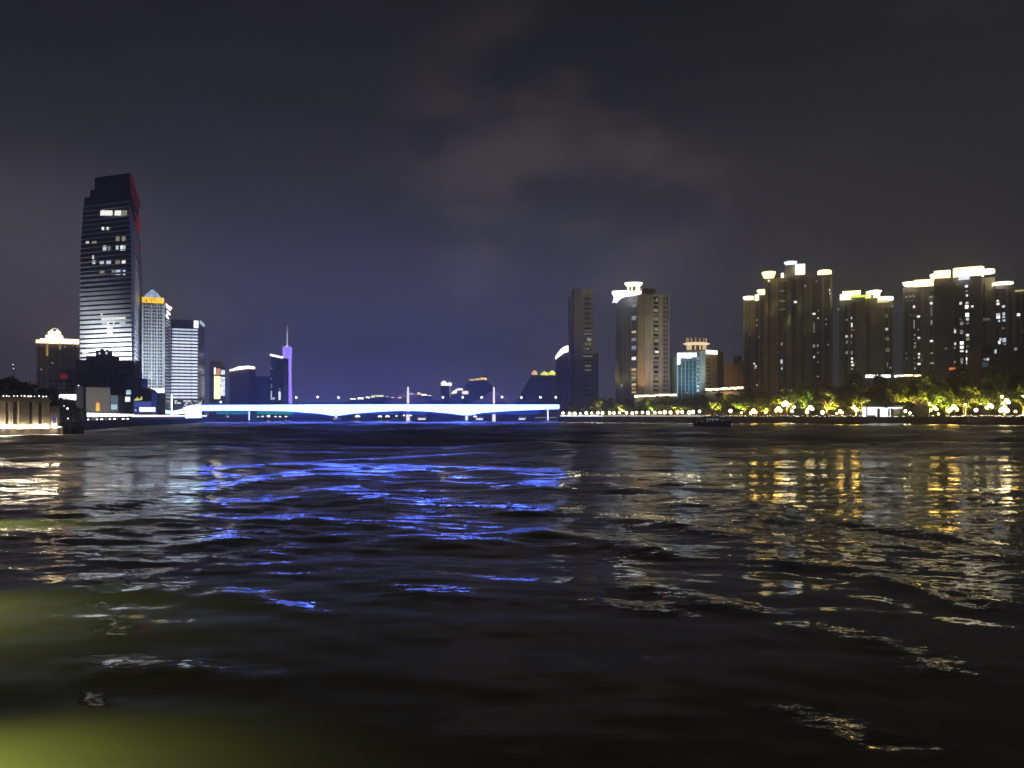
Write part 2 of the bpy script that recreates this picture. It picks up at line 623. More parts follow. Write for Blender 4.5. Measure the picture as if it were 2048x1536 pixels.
def river():
    HF = CAM_H * FPX
    v = np.concatenate([np.linspace(1280, 800, 110, endpoint=False), np.linspace(800, 60, 500, endpoint=False), np.linspace(60, 11, 165, endpoint=False), np.array([11, 10, 9, 8, 7, 6, 5, 4, 3.4])])
    D = HF / v
    t = np.concatenate([np.linspace(-1.3, -.72, 90, endpoint=False), np.linspace(-.72, .72, 780, endpoint=False), np.linspace(.72, 1.3, 91)])
    DD, TT = np.meshgrid(D, t, indexing='ij')
    X, Y = TT * DD, DD.copy()
    rng = np.random.RandomState(5)
    dd = np.abs(np.gradient(D))[:, None] * np.ones_like(X)                       # row spacing at this distance
    h = np.zeros_like(X)
    # patchiness of the chop
    mod = .75 + .35 * np.sin(.11 * X + .05 * Y + 1.3) * np.sin(.07 * Y - .04 * X + .4) + .2 * np.sin(.31 * Y + .12 * X)
    calm = .42 + .58 * np.clip((DD - 14.0) / 11.0, 0, 1)
    chop = calm * (1 + 1.1 * np.exp(-(((X + 15.0) / 9.0) ** 2 + ((Y - 27.0) / 16.0) ** 2)))
    far = np.clip((DD - 38.0) / 60.0, 0, 1)
    far = far * far * (3 - 2 * far)
    nw = 64
    for i in range(nw):
        lam = .75 * (55.0 / .75) ** (i / (nw - 1.0))
        k = 2 * math.pi / lam
        th = math.pi / 2 + rng.normal(0, .55)
        ph = rng.uniform(0, 6.28)
        sl = .0125 if lam < 2.8 else (.0065 + .0155 * far if lam < 9 else .019 * far)
        fade = np.clip((lam / dd - 2.5) / 2.5, 0, 1)
        q = .35 * np.sin(.23 * X + .17 * Y + i) + .25 * np.sin(.41 * Y - .3 * X + 2 * i)
        h += sl / k * fade * np.sin(k * (math.cos(th) * X + math.sin(th) * Y) + ph + q) * mod * chop

    # wash of the passing boats: long crests running outward on both sides
    def ridge(pts, A, w):
        P = [((x - 1024) / FPX * HF / (y - HY), HF / (y - HY)) for x, y in pts]
        dx, dy = max(q[0] for q in P) - min(q[0] for q in P), max(q[1] for q in P) - min(q[1] for q in P)
        swap = dy > dx                                    # crests that run toward the viewer
        sgn = 1.0
        U, V = X, Y
        if swap:
            P = [(q[1], q[0]) for q in P]
            U, V = Y, X
        P.sort()
        xs, ys = np.array([q[0] for q in P]), np.array([q[1] for q in P])
        if swap and ys[-1] > ys[0]:
            sgn = -1.0
        g = np.linspace(xs[0], xs[-1], 400)
        yc = np.interp(g, xs, ys)
        kw = 121
        ker = np.hanning(kw)
        ker /= ker.sum()
        hw = kw // 2
        pad = np.concatenate([2 * yc[0] - yc[1:hw + 1][::-1], yc, 2 * yc[-1] - yc[-hw - 1:-1][::-1]])
        yc = np.convolve(pad, ker, 'valid')
        sl = np.gradient(yc, g)
        Yc, Sl = np.interp(U, g, yc), np.interp(U, g, sl)
        s = sgn * (V - Yc) / np.sqrt(1 + Sl * Sl) / (w * (1 + .22 * np.sin(1.1 * X + .6 * Y)))
        al = (U - xs[0]) / (xs[-1] - xs[0])
        env = np.clip(np.minimum(al, 1 - al) * 4, 0, 1)
        env = env * env * (3 - 2 * env)
        return A * env * (np.exp(-s * s) - .45 * np.exp(-((s + 1.5) / .9) ** 2)), env * np.exp(-((s - .5) / 1.25) ** 4)
    z = np.zeros_like(X)
    rip = np.zeros_like(X)
    for k, (pts, gain, rb) in enumerate((
            ([(290, 1096), (420, 1082), (560, 1066), (700, 1072), (860, 1076), (990, 1092)], 1.05, .55),
            ([(430, 1050), (560, 1040), (700, 1048), (840, 1060), (900, 1066)], .9, .55),
            ([(960, 1078), (1080, 1066), (1200, 1082), (1345, 1106), (1420, 1116)], 1.0, .8),
            ([(970, 1008), (1040, 1016), (1110, 1034)], .9, .6),
            ([(500, 1002), (600, 994), (700, 1000), (800, 1008), (860, 1014)], .9, .5),
            ([(420, 968), (560, 958), (700, 962), (800, 966)], .95, .5),
            ([(540, 982), (680, 978), (780, 990), (850, 996)], .9, .5),
            ([(860, 962), (960, 972), (1060, 982), (1140, 988)], .95, .5),
            ([(440, 932), (640, 928), (820, 934)], .9, .5),
            ([(780, 940), (920, 936), (1080, 946)], .9, .5),
            ([(1100, 950), (1260, 962), (1420, 968)], .8, .6),
            ([(1300, 1000), (1460, 1010), (1640, 1016)], .8, .6),
            ([(1190, 1030), (1320, 1046), (1460, 1072), (1560, 1096), (1640, 1116)], 1.0, 1.0),
            ([(1380, 1038), (1560, 1034), (1720, 1046), (1900, 1072), (2100, 1100)], .85, .8),
            ([(1500, 1110), (1660, 1136), (1820, 1170), (1960, 1212), (2100, 1250)], .8, 1.1),
            ([(1700, 1080), (1860, 1096), (2040, 1126)], .7, .9),
            ([(1230, 1160), (1340, 1192), (1460, 1222), (1560, 1246)], .75, 1.0),
            ([(1540, 1236), (1680, 1270), (1800, 1305), (1990, 1390)], .25, .9),
            ([(180, 1182), (340, 1180), (470, 1192), (600, 1218), (700, 1240)], .7, .9),
            ([(120, 1350), (300, 1340), (440, 1350), (620, 1368)], .5, 1.3),
            ([(700, 1196), (800, 1186), (900, 1192), (990, 1202)], .55, .55),
            ([(1150, 1195), (1250, 1215), (1330, 1240)], .3, .9),
            ([(1500, 1395), (1580, 1425), (1660, 1460), (1760, 1500), (1880, 1530)], .2, 1.0),
            ([(-60, 1010), (150, 1016), (330, 1006)], .6, .7))):
        ym = float(np.mean([q[1] for q in pts]))
        Dm = HF / (ym - HY)
        w = min(5.0, max(.45, .0019 * Dm * Dm))
        A = math.tan((math.atan(CAM_H / Dm) + .02) / 2) * w / .86 * gain
        hh, mask = ridge(pts, A, w)
        brk = .72 + .28 * np.sin((1.3 + .2 * (k % 3)) * X * 2.0 / w + k) * np.sin(.9 * X / w + 2.1 * k)
        z += hh * brk
        rip = np.maximum(rip, rb * mask)
    h += np.where(DD < 140, z, 0)
    base = np.clip((DD - 15.0) / 14.0, 0, 1)
    base = .19 + .81 * base * base * (3 - 2 * base)
    rip = np.clip(base + rip * np.clip(1.3 - base, 0, 1), 0, 1.35)
    n0, n1 = X.shape
    me = bpy.data.meshes.new('river_water')
    co = np.stack([X, Y, h], -1).reshape(-1, 3).astype(np.float32)
    idx = np.arange(n0 * n1).reshape(n0, n1)
    q = np.stack([idx[:-1, :-1], idx[:-1, 1:], idx[1:, 1:], idx[1:, :-1]], -1).reshape(-1, 4)
    me.vertices.add(len(co))
    me.vertices.foreach_set('co', co.ravel())
    me.loops.add(q.size)
    me.loops.foreach_set('vertex_index', q.ravel().astype(np.int32))
    me.polygons.add(len(q))
    me.polygons.foreach_set('loop_start', np.arange(0, q.size, 4, dtype=np.int32))
    me.polygons.foreach_set('use_smooth', np.ones(len(q), dtype=bool))
    at = me.attributes.new('ripple', 'FLOAT', 'POINT')
    at.data.foreach_set('value', rip.ravel().astype(np.float32))
    me.materials.append(water_material())
    me.update(calc_edges=True)
    me.validate()
    o = bpy.data.objects.new('river_water', me)
    col.objects.link(o)
    tag(o, 'dark rippled river reflecting blue, white and gold city lights', kind='structure')
    ORG[o.name] = (0, 0, 0)


river()

# unseen boat lamps on added posts, lighting the near water green
def unseen_boat_lamps():
    for (x, y, tx, ty, pw, sz, lab) in ((-8.9, 7.6, -6.9, 7.8, 3000, 84, 'green tinted unseen boat lamp lighting the nearest corner of the water'), (-14.2, 15.6, -11.6, 15.4, 1300, 92, 'green tinted unseen boat lamp lighting the water beyond the corner'), (-22.0, 29.0, -19.3, 29.0, 2600, 70, 'green tinted unseen boat lamp far along the edge of the near water')):
        t = thing('unseen_boat_side_lamp', lab, 'lamp', (x, y, -1), 'unseen boat lamps beside the near water')
        MB().tube((x, y, -1), (x, y, 2.9), .10, .08, 8).build('post', M_METAL, t)  # added post, carries the unseen lamp
        MB().lathe([(.16, 2.95), (.22, 3.1), (.10, 3.3)], x + .3, y, 10).build('lamp_housing', M_METAL, t)
        MB().tube((x, y, 2.88), (x + .3, y, 3.05), .05).build('added_bracket', M_METAL, t)
        MB().lathe([(.15, 2.90), (.15, 2.94)], x + .3, y, 10).build('lens', emat('unseen_lamp_lens', (.75, 1, .25), 4), t)
        spot(t, (x + .3, y, 2.86), (tx, ty, 0), pw * .8, (.60, .84, .24), sz, 1.0, .3)


# ------------------------------------------------------------------ banks


def structure(name, mb, m, label):
    o = mb.build(name, m)
    return tag(o, label, kind='structure')


def ext(a, b, k):
    return (a[0] + (b[0] - a[0]) * k, a[1] + (b[1] - a[1]) * k)


RB2 = ext(RB0, RB1, 1.45)
LBm = ext(LB0, LB1, -.02)
structure('bank_ground_west', MB().prism([LBm, LB1, (LB1[0] - 20, 700), (-420, 1200), (-1600, 1300), (-1600, 120), (-150, 120)], -1.0, LBZ), M_PAVE, 'dark paved bank under the western towers')
structure('bank_ground_east', MB().prism([RB0, RB2, (1500, RB2[1]), (1500, 1300), (150, 1200), (RB0[0] + 6, 640)], -1.0, RBZ), M_PAVE, 'paved bank under the trees and eastern towers')
structure('far_shore', MB().prism([(-900, 1250), (900, 1250), (2400, 1950), (-2400, 1950)], -1.0, 4.0), M_PAVE, 'dark far shore beyond the bridges')
structure('far_quay', MB().prism([(-300, 690), (20, 690), (60, 760), (-330, 760)], -1.0, 2.6), mat('far_quay_stone', (.30, .27, .30), .8), 'low lit quay seen under the bridge')


def wall_line(a, b, z, name, label, cap=.35):
    """river wall built of stone panels with a coping"""
    f = Face(a, b)
    t = thing(name, label, 'river wall', (a[0], a[1], 0))
    n = max(2, int(f.L / 9.0))
    for i in range(n):
        u0, u1 = f.L * i / n, f.L * (i + 1) / n
        mb = MB()
        f.boxz(mb, u0 + .03, u1 - .03, -.9, z - .02, .02, .5)
        mb.build('stone_panel', M_WALL, t)
    mb = MB()
    f.boxz(mb, 0, f.L, z - .02, z + cap, -.2, .62)
    mb.build('coping', mat('coping_stone', (.20, .17, .14), .8), t)
    return f, t


FW, TW = wall_line(LBm, LB1, LBZ, 'river_wall', 'dark stone river wall running from the pavilion quay to the bridge')
FE, TE = wall_line(RB0, RB2, RBZ, 'river_wall', 'long dark stone river wall under the trees', .25)


def railing(f, u0, u1, z, step, name, label, m, h=1.05, off=.1):
    a = f.p(u0, 0)
    t = thing(name, label, 'railing', (a[0], a[1], z))
    n = int((u1 - u0) / step)
    me = None
    for i in range(n + 1):
        u = u0 + (u1 - u0) * i / n
        if me is None:
            mb = MB()
            f.boxz(mb, u - .06, u + .06, z, z + h, off - .06, off + .06)
            o = mb.build('post', m, t)
            me, u_first = o.data, u
        else:
            o = bpy.data.objects.new('post', me)
            col.objects.link(o)
            o.parent = t
            d = f.d * (u - u_first)
            o.location = (d[0], d[1], 0)
    for k in (.35, .68, 1.0):
        mb = MB()
        f.boxz(mb, u0, u1, z + h * k - .04, z + h * k + .04, off - .04, off + .04)
        mb.build('rail', m, t)
    return t


railing(FE, 0, FE.L * .72, RBZ + .25, 6.0, 'promenade_railing', 'pale metal railing along the tree lined promenade', mat('pale_rail', (.45, .40, .30), .5))
railing(FW, 60, FW.L - 8, LBZ + .35, 7.0, 'promenade_railing', 'dark metal railing on the wall below the striped tower', M_METAL)


# ------------------------------------------------------------------ the lit girder bridge
def bridge():
    D0 = 512.0
    y0, y1 = D0, D0 + 17
    t = thing('girder_bridge', 'long white and blue lit girder bridge across the river', 'bridge', ((760 - 1024) / FPX * D0, D0, 0))
    X = lambda px: (px - 1024) / FPX * D0
    Z = lambda py: ZZ(py, D0)
    M_DECK = mat('bridge_concrete', (.55, .56, .60), .6)
    E_FAS = emat('bridge_led', (.078, .155, 1.0), 20.0, True, .2, .06)
    bot = [(404, 822), (500, 822), (575, 823), (640, 828), (664, 832), (678, 832), (700, 828.5), (760, 824), (800, 822.3), (850, 823), (900, 827.5), (924, 831), (942, 831), (962, 826.5), (1020, 822.5), (1080, 820), (1119, 818.5)]
    prof = [(X(404), Z(809.5))] + [(X(px), Z(py)) for px, py in bot] + [(X(1119), Z(808.5)), (X(760), Z(808))]
    MB().sheet(prof, y0 + .4, y1 - .4).build('girder', M_DECK, t)
    # LED lit edge panels, one to each bay
    P = [(404, 809.5), (760, 808.2), (1119, 808.7)]
    top = lambda px: np.interp(px, [p[0] for p in P], [p[1] for p in P])
    low = lambda px: np.interp(px, [p[0] for p in bot], [p[1] for p in bot])
    n = 26
    for i in range(n):
        a, b = 404 + (1119 - 404) * i / n, 404 + (1119 - 404) * (i + 1) / n
        g = .3
        pr = [(X(a + g), Z(low(a) - 1.0)), (X((a + b) / 2), Z(low((a + b) / 2) - 1.0)), (X(b - g), Z(low(b) - 1.0)), (X(b - g), Z(top(b) + .8)), (X(a + g), Z(top(a) + .8))]
        MB().sheet(pr, y0, y0 + .38).build('edge_panel', E_FAS, t)
    MB().box(X(402), X(1121), y0 - .2, y1 + .2, Z(808.4), Z(807.4)).build('deck', mat('asphalt', (.05, .05, .05), .8), t)
    for px, w in ((497, 3.5), (671, 7), (933, 7), (1096, 4)):
        mb = MB()
        pw = w / 2
        mb.prism([(X(px - pw), y0 + 1.5), (X(px + pw), y0 + 1.5), (X(px + pw), y1 - 1.5), (X(px - pw), y1 - 1.5)], -1.5, Z(low(px)) + .2)
        p = mb.build('pier', M_DECK, t)
        MB().prism([(X(px - pw * 1.5), y0 + .2), (X(px + pw * 1.5), y0 + .2), (X(px + pw * 1.5), y1 - .2), (X(px - pw * 1.5), y1 - .2)], -1.5, .9).build('pier_footing', M_DECK, p)
        MB().box(X(px - pw * .6), X(px + pw * .6), y0 + 1.2, y0 + 1.42, 1.0, Z(low(px)) - .1).build('pier_light', emat('pier_led', (.45, .5, 1), 3.0), p)
    # coloured floodlight on the underside of the deck, put in as glowing strips
    for a, b, m in ((418, 492, emat('teal_wash', (.02, .20, .34), 1.0)), (502, 576, emat('green_wash', (.01, .30, .24), 1.0)), (580, 640, emat('blue_wash', (.02, .06, .42), 1.0)), (690, 790, MATS.get('blue_wash')), (800, 850, MATS.get('blue_wash')), (860, 915, emat('violet_wash', (.05, .03, .42), 1.0)), (950, 1080, MATS.get('blue_wash'))):
        m = m or MATS['blue_wash']
        MB().box(X(a), X(b), y1 - 4.5, y1 - 3.5, Z(828.5), Z(823.5)).build('soffit_glow', m, t)
    # approach ramp and abutment on the west side, floodlight put in as glow
    rp = [(X(336), Z(830)), (X(404), Z(824)), (X(404), Z(809.6)), (X(385), Z(812)), (X(372), Z(819)), (X(336), Z(826))]
    MB().sheet(rp, y0 - 7, y0 - 1).build('ramp', emat('ramp_flood_glow', (.45, .74, 1.0), 6.5, True), t)
    MB().box(X(378), X(404), y0 - 6, y0 - 1, LBZ, Z(822)).build('abutment', emat('abutment_flood_glow', (.42, .72, 1.0), 6.5, True), t)
    # parapet rail
    mb = MB()
    for i in range(60):
        px = 404 + (1119 - 404) * i / 59
        mb.box(X(px) - .06, X(px) + .06, y0 + .1, y0 + .22, Z(807.4), Z(807.4) + 1.0)
    mb.box(X(404), X(1119), y0 + .1, y0 + .22, Z(807.4) + 1.0, Z(807.4) + 1.1)
    mb.build('parapet_rail', M_METAL, t)
    # lamps on the deck
    k = 0
    for px, py in ((438, 805), (590, 796), (633, 795), (675, 796), (885, 795.5), (925, 795.5), (963, 795.5), (1004, 795), (1043, 796), (1081, 795.5), (1112, 795.5)):
        y = y0 + 3
        z0, z1 = Z(807.4), ZZ(py, y)
        lt = thing('bridge_lamp', f'white globe street lamp on the lit bridge deck, {ordn(k)} from the west end', 'street lamp', (X(px), y, z0), 'lamps on the girder bridge')
        MB().tube((X(px), y, z0), (X(px), y, z1), .10, .06).build('pole', M_METAL, lt)
        MB().ball((X(px), y, z1 + .3), .62).build('globe', emat('bridge_globe', (.9, .95, 1), 7.0), lt, True)
        k += 1


bridge()


def stay_bridge():
    D = 660.0
    X = lambda px: (px - 1024) / FPX * D
    Z = lambda py: ZZ(py, D)
    t = thing('cable_stayed_bridge', 'pale twin pylon cable stayed bridge behind the lit girder bridge', 'bridge', (X(900), D, 0))
    MB().box(X(700), X(1085), D, D + 14, Z(815), Z(811)).build('deck', mat('far_deck', (.35, .33, .40), .6), t)
    M_PY = emat('pylon_flood_glow', (1.0, .90, 1.0), 1.3, True)  # floodlight on the pylons given as emission
    M_CB = emat('cable_glow', (.30, .20, .55), .55, False)
    for px, top in ((814, 773), (987.5, 773)):
        w = 2.2
        mb = MB().prism([(X(px) - w / 2 * 1.3, D + 5), (X(px) + w / 2 * 1.3, D + 5), (X(px) + w / 2 * 1.3, D + 8), (X(px) - w / 2 * 1.3, D + 8)], -1, Z(top),
                        [(X(px) - w * .28, D + 6), (X(px) + w * .28, D + 6), (X(px) + w * .28, D + 7), (X(px) - w * .28, D + 7)])
        py = mb.build('pylon', M_PY, t)
        MB().tube((X(px), D + 6.5, Z(top)), (X(px), D + 6.5, Z(top) + 2), .12).build('finial', M_METAL, py)
        for s in (-1, 1):
            for i in range(11):
                a = (X(px), D + 6.5, Z(top + 6 + i * 1.1))
                b = (X(px + s * (50 - i * 4.2)), D + 6.5, Z(810.5))
                MB().tube(a, b, .13, k=4).build('cable', M_CB, t)


stay_bridge()

# ------------------------------------------------------------------ west bank
def pavilion():
    """floodlit hall with pilasters on its quay"""
    a, b = W(-90, 143), W(97, 155)
    f = Face(a, b)
    qa, qb = W(-130, 138), W(168, 163)
    fq = Face(qa, qb)
    back = fq.n * -30
    q = thing('pavilion_quay', 'dark low stone quay under the floodlit pavilion with a light strip at the waterline', 'quay', (qb[0], qb[1], 0))
    MB().prism([qa, qb, tuple(np.array(qb) + back + fq.d * 2), tuple(np.array(qa) + back)], -1, 1.45).build('quay_base', M_WALL, q)
    mb = MB()
    fq.boxz(mb, 0, fq.L + .1, 1.45, 1.65, -.3, .25)
    mb.build('coping', mat('quay_coping', (.10, .085, .065), .8), q)
    n = 11
    for i in range(n):
        mb = MB()
        fq.boxz(mb, fq.L * i / n + .04, fq.L * (i + 1) / n - .04, -.9, 1.43, .01, .12)
        mb.build('stone_panel', M_WALL, q)
    uq = fq.u(112)
    for i in range(7):
        mb = MB()
        fq.boxz(mb, uq * i / 7 + .1, uq * (i + 1) / 7 - .12, .05, .30, .14, .28)
        mb.build('light_strip', emat('quay_strip', (1, .93, .8), 2.4), q)
    for i in range(3):
        u = fq.u(122 + i * 16)
        c = fq.p(u, .4)
        MB().tube((c[0], c[1], -.8), (c[0], c[1], 1.9), .22).build('mooring_post', M_METAL, q)
    z0, z1 = 1.65, f.z(796, f.L * .5)
    M_CR = mat('cream_stone', (.50, .43, .34), .8)
    t = thing('pavilion', 'cream floodlit pavilion with tall pilasters and dark windows on the quay', 'pavilion', (b[0], b[1], z0))
    bk = f.n * -12
    MB().prism([a, b, tuple(np.array(b) + bk), tuple(np.array(a) + bk)], z0, z1 - .7).build('wall', M_CR, t)
    for x0, x1, o in ((-75, -62, .35), (-52, -40, .35), (-30, -18, .35), (-10, 9.5, .4), (16.5, 21, .3), (22.2, 25, .3), (34.5, 55, .9), (64, 75, .4), (84, 96.5, .5)):
        mb = MB()
        f.box(mb, x0, x1, 801, 857.5, 0.004, o)
        p = mb.build('pilaster', M_CR, t)
        mb = MB()
        f.box(mb, x0 - .8, x1 + .8, 798, 801, 0.01, o + .2)
        mb.build('capital', M_CR, p)
    for x0, x1 in ((-61, -53), (-39, -31), (-17, -11), (10.5, 15.5), (26, 33.5), (56, 63), (76, 83)):
        f.pane(t, x0, x1, 804, 848, mat('hall_window', (.045, .035, .03), .25, spec=.5), .004, .06)
    mb = MB()
    f.boxz(mb, -.3, f.L + .3, z1 - .7, z1 - .2, -12, .75)
    mb.build('cornice', M_CR, t)
    mb = MB()
    f.boxz(mb, 0, f.L, z1 - .2, z1 + .25, -11.5, .3)
    mb.build('parapet', M_CR, t)
    # end bay, turned away from the river front
    e = Face(b, tuple(np.array(W(119, 160))))
    eb = np.array(W(119, 160)) + bk
    MB().prism([tuple(np.array(b) + f.d * .02), W(119, 160), tuple(eb), tuple(np.array(b) + bk + f.d * .02)], z0, e.z(814, e.L / 2)).build('end_bay', mat('tan_stone', (.34, .27, .18), .8), t)
    mb = MB()
    e.box(mb, 98, 120, 811.5, 814.2, -.3, .35)
    mb.build('cornice', mat('tan_stone_dark', (.24, .19, .13), .8), t)
    fr = e.pane(t, 101.5, 111.5, 825, 855, M_CR, .01, .16, 'window_surround')
    e.pane(t, 103.3, 109.6, 829, 847, MATS['hall_window'], .17, .20)
    # uplights at the foot of the wall
    for x0, x1 in ((-80, -58), (-56, -36), (-34, -14), (-12, 9), (12, 24), (27, 52), (56, 74), (77, 95)):
        u0, u1 = f.u(x0), f.u(x1)
        mb = MB()
        o = 1.0 if x0 in (27, -12) else .62
        f.boxz(mb, u0, u1, z0, z0 + .15, o, o + .15)
        mb.build('uplight', emat('hall_uplight', (1, .86, .62), 80.0), t)
    u0, u1 = e.u(101), e.u(112)
    mb = MB()
    e.boxz(mb, u0, u1, z0, z0 + .15, .5, .7)
    mb.build('uplight', MATS['hall_uplight'], t)
    # fairy lights along the parapet
    for i in range(22):
        x = -60 + i * 7.2 + R.uniform(-2, 2)
        u = f.u(x)
        c = f.p(u, .2)
        MB().ball((c[0], c[1], z1 + .38 + R.uniform(-.05, .12)), R.uniform(.08, .17), 6, 4).build('bulb', emat('bulb', (1, .95, .85), 3.0, False), t)


pavilion()


def dark_tower():
    A, B, C = W(161, 432), W(262, 420), W(284, 498)
    Dp = (A[0] + C[0] - B[0], A[1] + C[1] - B[1])
    fp = [A, B, C, Dp]
    ff, fs = Face(A, B), Face(B, C)
    t = thing('office_tower', 'tall dark office tower with pale floor bands, white lit at its foot', 'tower', (A[0], A[1], LBZ))
    zt = ff.z(409, 15)
    inn = outset(fp, -.6)
    MB().prism(fp, LBZ, ff.z(500, 15)).build('glass_shaft', M_GLASS, t)
    MB().prism(outset(fp, -.05), ff.z(500, 15), zt, outset(fp, -1.3)).build('upper_glass_shaft', M_GLASS, t)
    M_SP = mat('spandrel_panel', (.55, .56, .58), .45, scale=.15, var=.12)
    z, k = ff.z(722, 15), 0
    fl = (zt - z) / 33.0
    for i in range(34):
        g = i / 33.0
        hh = 1.55 if g < .45 else (1.1 if g < .56 else .42)
        ins = 0 if z + fl * i < ff.z(500, 15) else -1.15 * (z + fl * i - ff.z(500, 15)) / (zt - ff.z(500, 15)) - .05
        pl = outset(fp, .28 + ins)
        MB().prism(pl, z + fl * i, z + fl * i + hh).build('spandrel', M_SP, t)
    # dark stepped crown
    M_DK = mat('crown_panel', (.03, .028, .028), .6)
    for x0, x1, y0, y1 in ((166, 274, 388, 409), (178, 270, 374, 388), (187, 258, 350, 374)):
        u0, u1 = ff.u(x0), ff.u(min(x1, 262))
        kx = np.array(C) - np.array(B)
        a0, a1 = ff.p(u0, -.4), ff.p(u1, -.4)
        MB().prism([tuple(a0 + kx * .03), tuple(a1 + kx * .03), tuple(a1 + kx * .6), tuple(a0 + kx * .6)], ff.z(y1, 15) - (.4 if y1 < 409 else 0), ff.z(y0, 15)).build('crown_step', M_DK, t)
    u0, u1 = ff.u(258.3), ff.u(272)
    z0, z1 = ff.z(392, 25), ff.z(352, 25)
    mb = MB()
    a0, a1 = ff.p(u0, -1.0), ff.p(u1, -1.0)
    b0, b1 = a1 + kx * .35, a0 + kx * .35
    e1 = ff.p(u0 + .8, -1.0)
    mb.hexa([(*a0, z0), (*a1, z0), (*b0, z0), (*b1, z0), (*a0, z1), (*e1, z1), (*(e1 + kx * .35), z1), (*b1, z1)])
    mb.build('red_fin', emat('red_fin_wash', (.070, .008, .016), .8), t)
    E_RED = emat('red_led', (.30, .02, .04), .5)
    for (x0, x1, y0, y1) in ((268, 274, 432, 436), (271, 277, 436, 446), (274, 279, 440, 450), (270, 275, 446, 461), (275, 278, 455, 462), (271, 277, 490, 493), (276, 279, 493, 499), (271, 276, 499, 501)):
        fs.pane(t, x0, x1, y0, y1, E_RED, .5, .62, 'sign_stroke')
    for i, y0 in enumerate((520, 545)):
        fs.pane(t, 267 + (i % 2), 281, y0, y0 + 3.0, emat('red_led_dim', (.14, .025, .05), .4), .5, .58, 'sign_stroke')
    rows = [(421, 431, ((201, 210, 'W'), (210.5, 217, 'W'), (217.5, 225, 'W'), (230, 236, 'W'), (236.5, 242, 'W'), (243, 254, 'D'))),
            (454, 460, ((204, 208, 'W'), (214, 217, 'W'))), (473, 482, ((232, 239, 'D'), (244, 251, 'D'))), (482.5, 487, ((172, 178, 'B'), (184, 193, 'D'))),
            (491, 501, ((206, 213, 'B'), (216, 221, 'D'), (232, 237, 'B'), (241, 246, 'W'), (247, 251, 'B'))), (511, 518, ((185, 188, 'W'),)),
            (521, 528, ((185, 191, 'B'), (200, 208, 'B'), (213, 222, 'B'), (231, 240, 'D'), (244, 251, 'W'))),
            (540, 550, ((200, 209, 'D'), (224, 230, 'D'), (232, 241, 'B'), (246, 251, 'B'))),
            (633, 640, ((203, 212, 'W'), (213, 221, 'W'), (222, 229, 'W'), (230, 240, 'W'), (240.5, 251, 'W'))),
            (643, 649, ((204, 213, 'B'), (214, 219, 'W'), (226, 229, 'W'), (239, 251, 'B'))), (624, 631, ((202, 205, 'W'),)),
            (655, 668, ((214, 220, 'W'), (221, 226, 'W'))), (700, 707, ((165, 178, 'W'), (196, 206, 'B'), (212, 222, 'W')))]
    E = {'W': E_WIN_W, 'D': E_WIN_D, 'B': E_WIN_B}
    for y0, y1, ws in rows:
        for x0, x1, k in ws:
            ff.pane(t, x0, x1, y0, y1, E[k], .05, .14)
    zf = ZZ(724, 414)
    for px, D, tx, pw in ((176, 416, 178, 62000), (204, 414, 203, 95000), (226, 413, 226, 95000), (252, 411, 252, 80000)):
        p = W(px, D)
        q = ff.p(ff.u(tx), 0)
        floodlight(t, (p[0], p[1], zf), (q[0], q[1], zf + 9), pw, (.90, .95, 1), 84, 1.0)
    p = W(300, 440)
    q = fs.p(fs.L * .45, 0)
    floodlight(t, (p[0], p[1], zf - 4), (q[0], q[1], zf + 12), 60000, (.85, .9, 1), 95, 1.0)


dark_tower()


def dark_podium():
    t = thing('podium_block', 'black podium block with rooftop plant in front of the tall tower', 'building', (*W(215, 345), LBZ))
    M_B = mat('black_render', (.16, .15, .15), .85)
    D = 345.0
    f = footprint(152, 270, D, 26)
    MB().prism(f, LBZ, ZZ(721, D)).build('wall', M_B, t)
    g = Face(f[0], f[1])
    MB().prism(footprint(270.2, 284, D + 4, 24), LBZ, ZZ(720, D)).build('side_wing', mat('slate_render', (.25, .29, .33), .7), t)
    for x0, x1, y0 in ((172, 192, 712), (191, 225, 700.5), (225, 239, 711), (200, 208, 696.5), (212, 218, 697.5)):
        mb = MB()
        g.boxz(mb, g.u(x0), g.u(x1), ZZ(721, D), ZZ(y0, D), -14 if y0 > 699 else -9, -2 if y0 > 699 else -4)
        mb.build('roof_plant', M_B, t)
    for x0, x1, y0, y1 in ((197, 201, 704, 708), (211, 215, 703, 708)):
        g.pane(t, x0, x1, y0, y1, E_WIN_B, -1.98, -1.9)
    for j in range(7):
        for i in range(9):
            if R.random() < .8:
                g.pane(t, 158 + i * 12, 165 + i * 12, 727 + j * 7, 731 + j * 7, mat('black_window', (.012, .013, .017), .2, spec=.5), .01, .06)
    t2 = thing('low_block', 'low dark block with a dim red roof sign beside the podium', 'building', (*W(124, 325), LBZ))
    f2 = footprint(96, 151, 325, 18)
    MB().prism(f2, LBZ, ZZ(737, 325)).build('wall', mat('dark_grey_render', (.22, .20, .20), .85), t2)
    g2 = Face(f2[0], f2[1])
    g2.pane(t2, 121, 135, 748, 757, emat('dim_red_sign', (.30, .01, .03), .5), .02, .2, 'sign_board')
    for j in range(4):
        for i in range(5):
            g2.pane(t2, 100 + i * 10, 106 + i * 10, 760 + j * 9, 765 + j * 9, MATS['black_window'], .01, .06)


dark_podium()


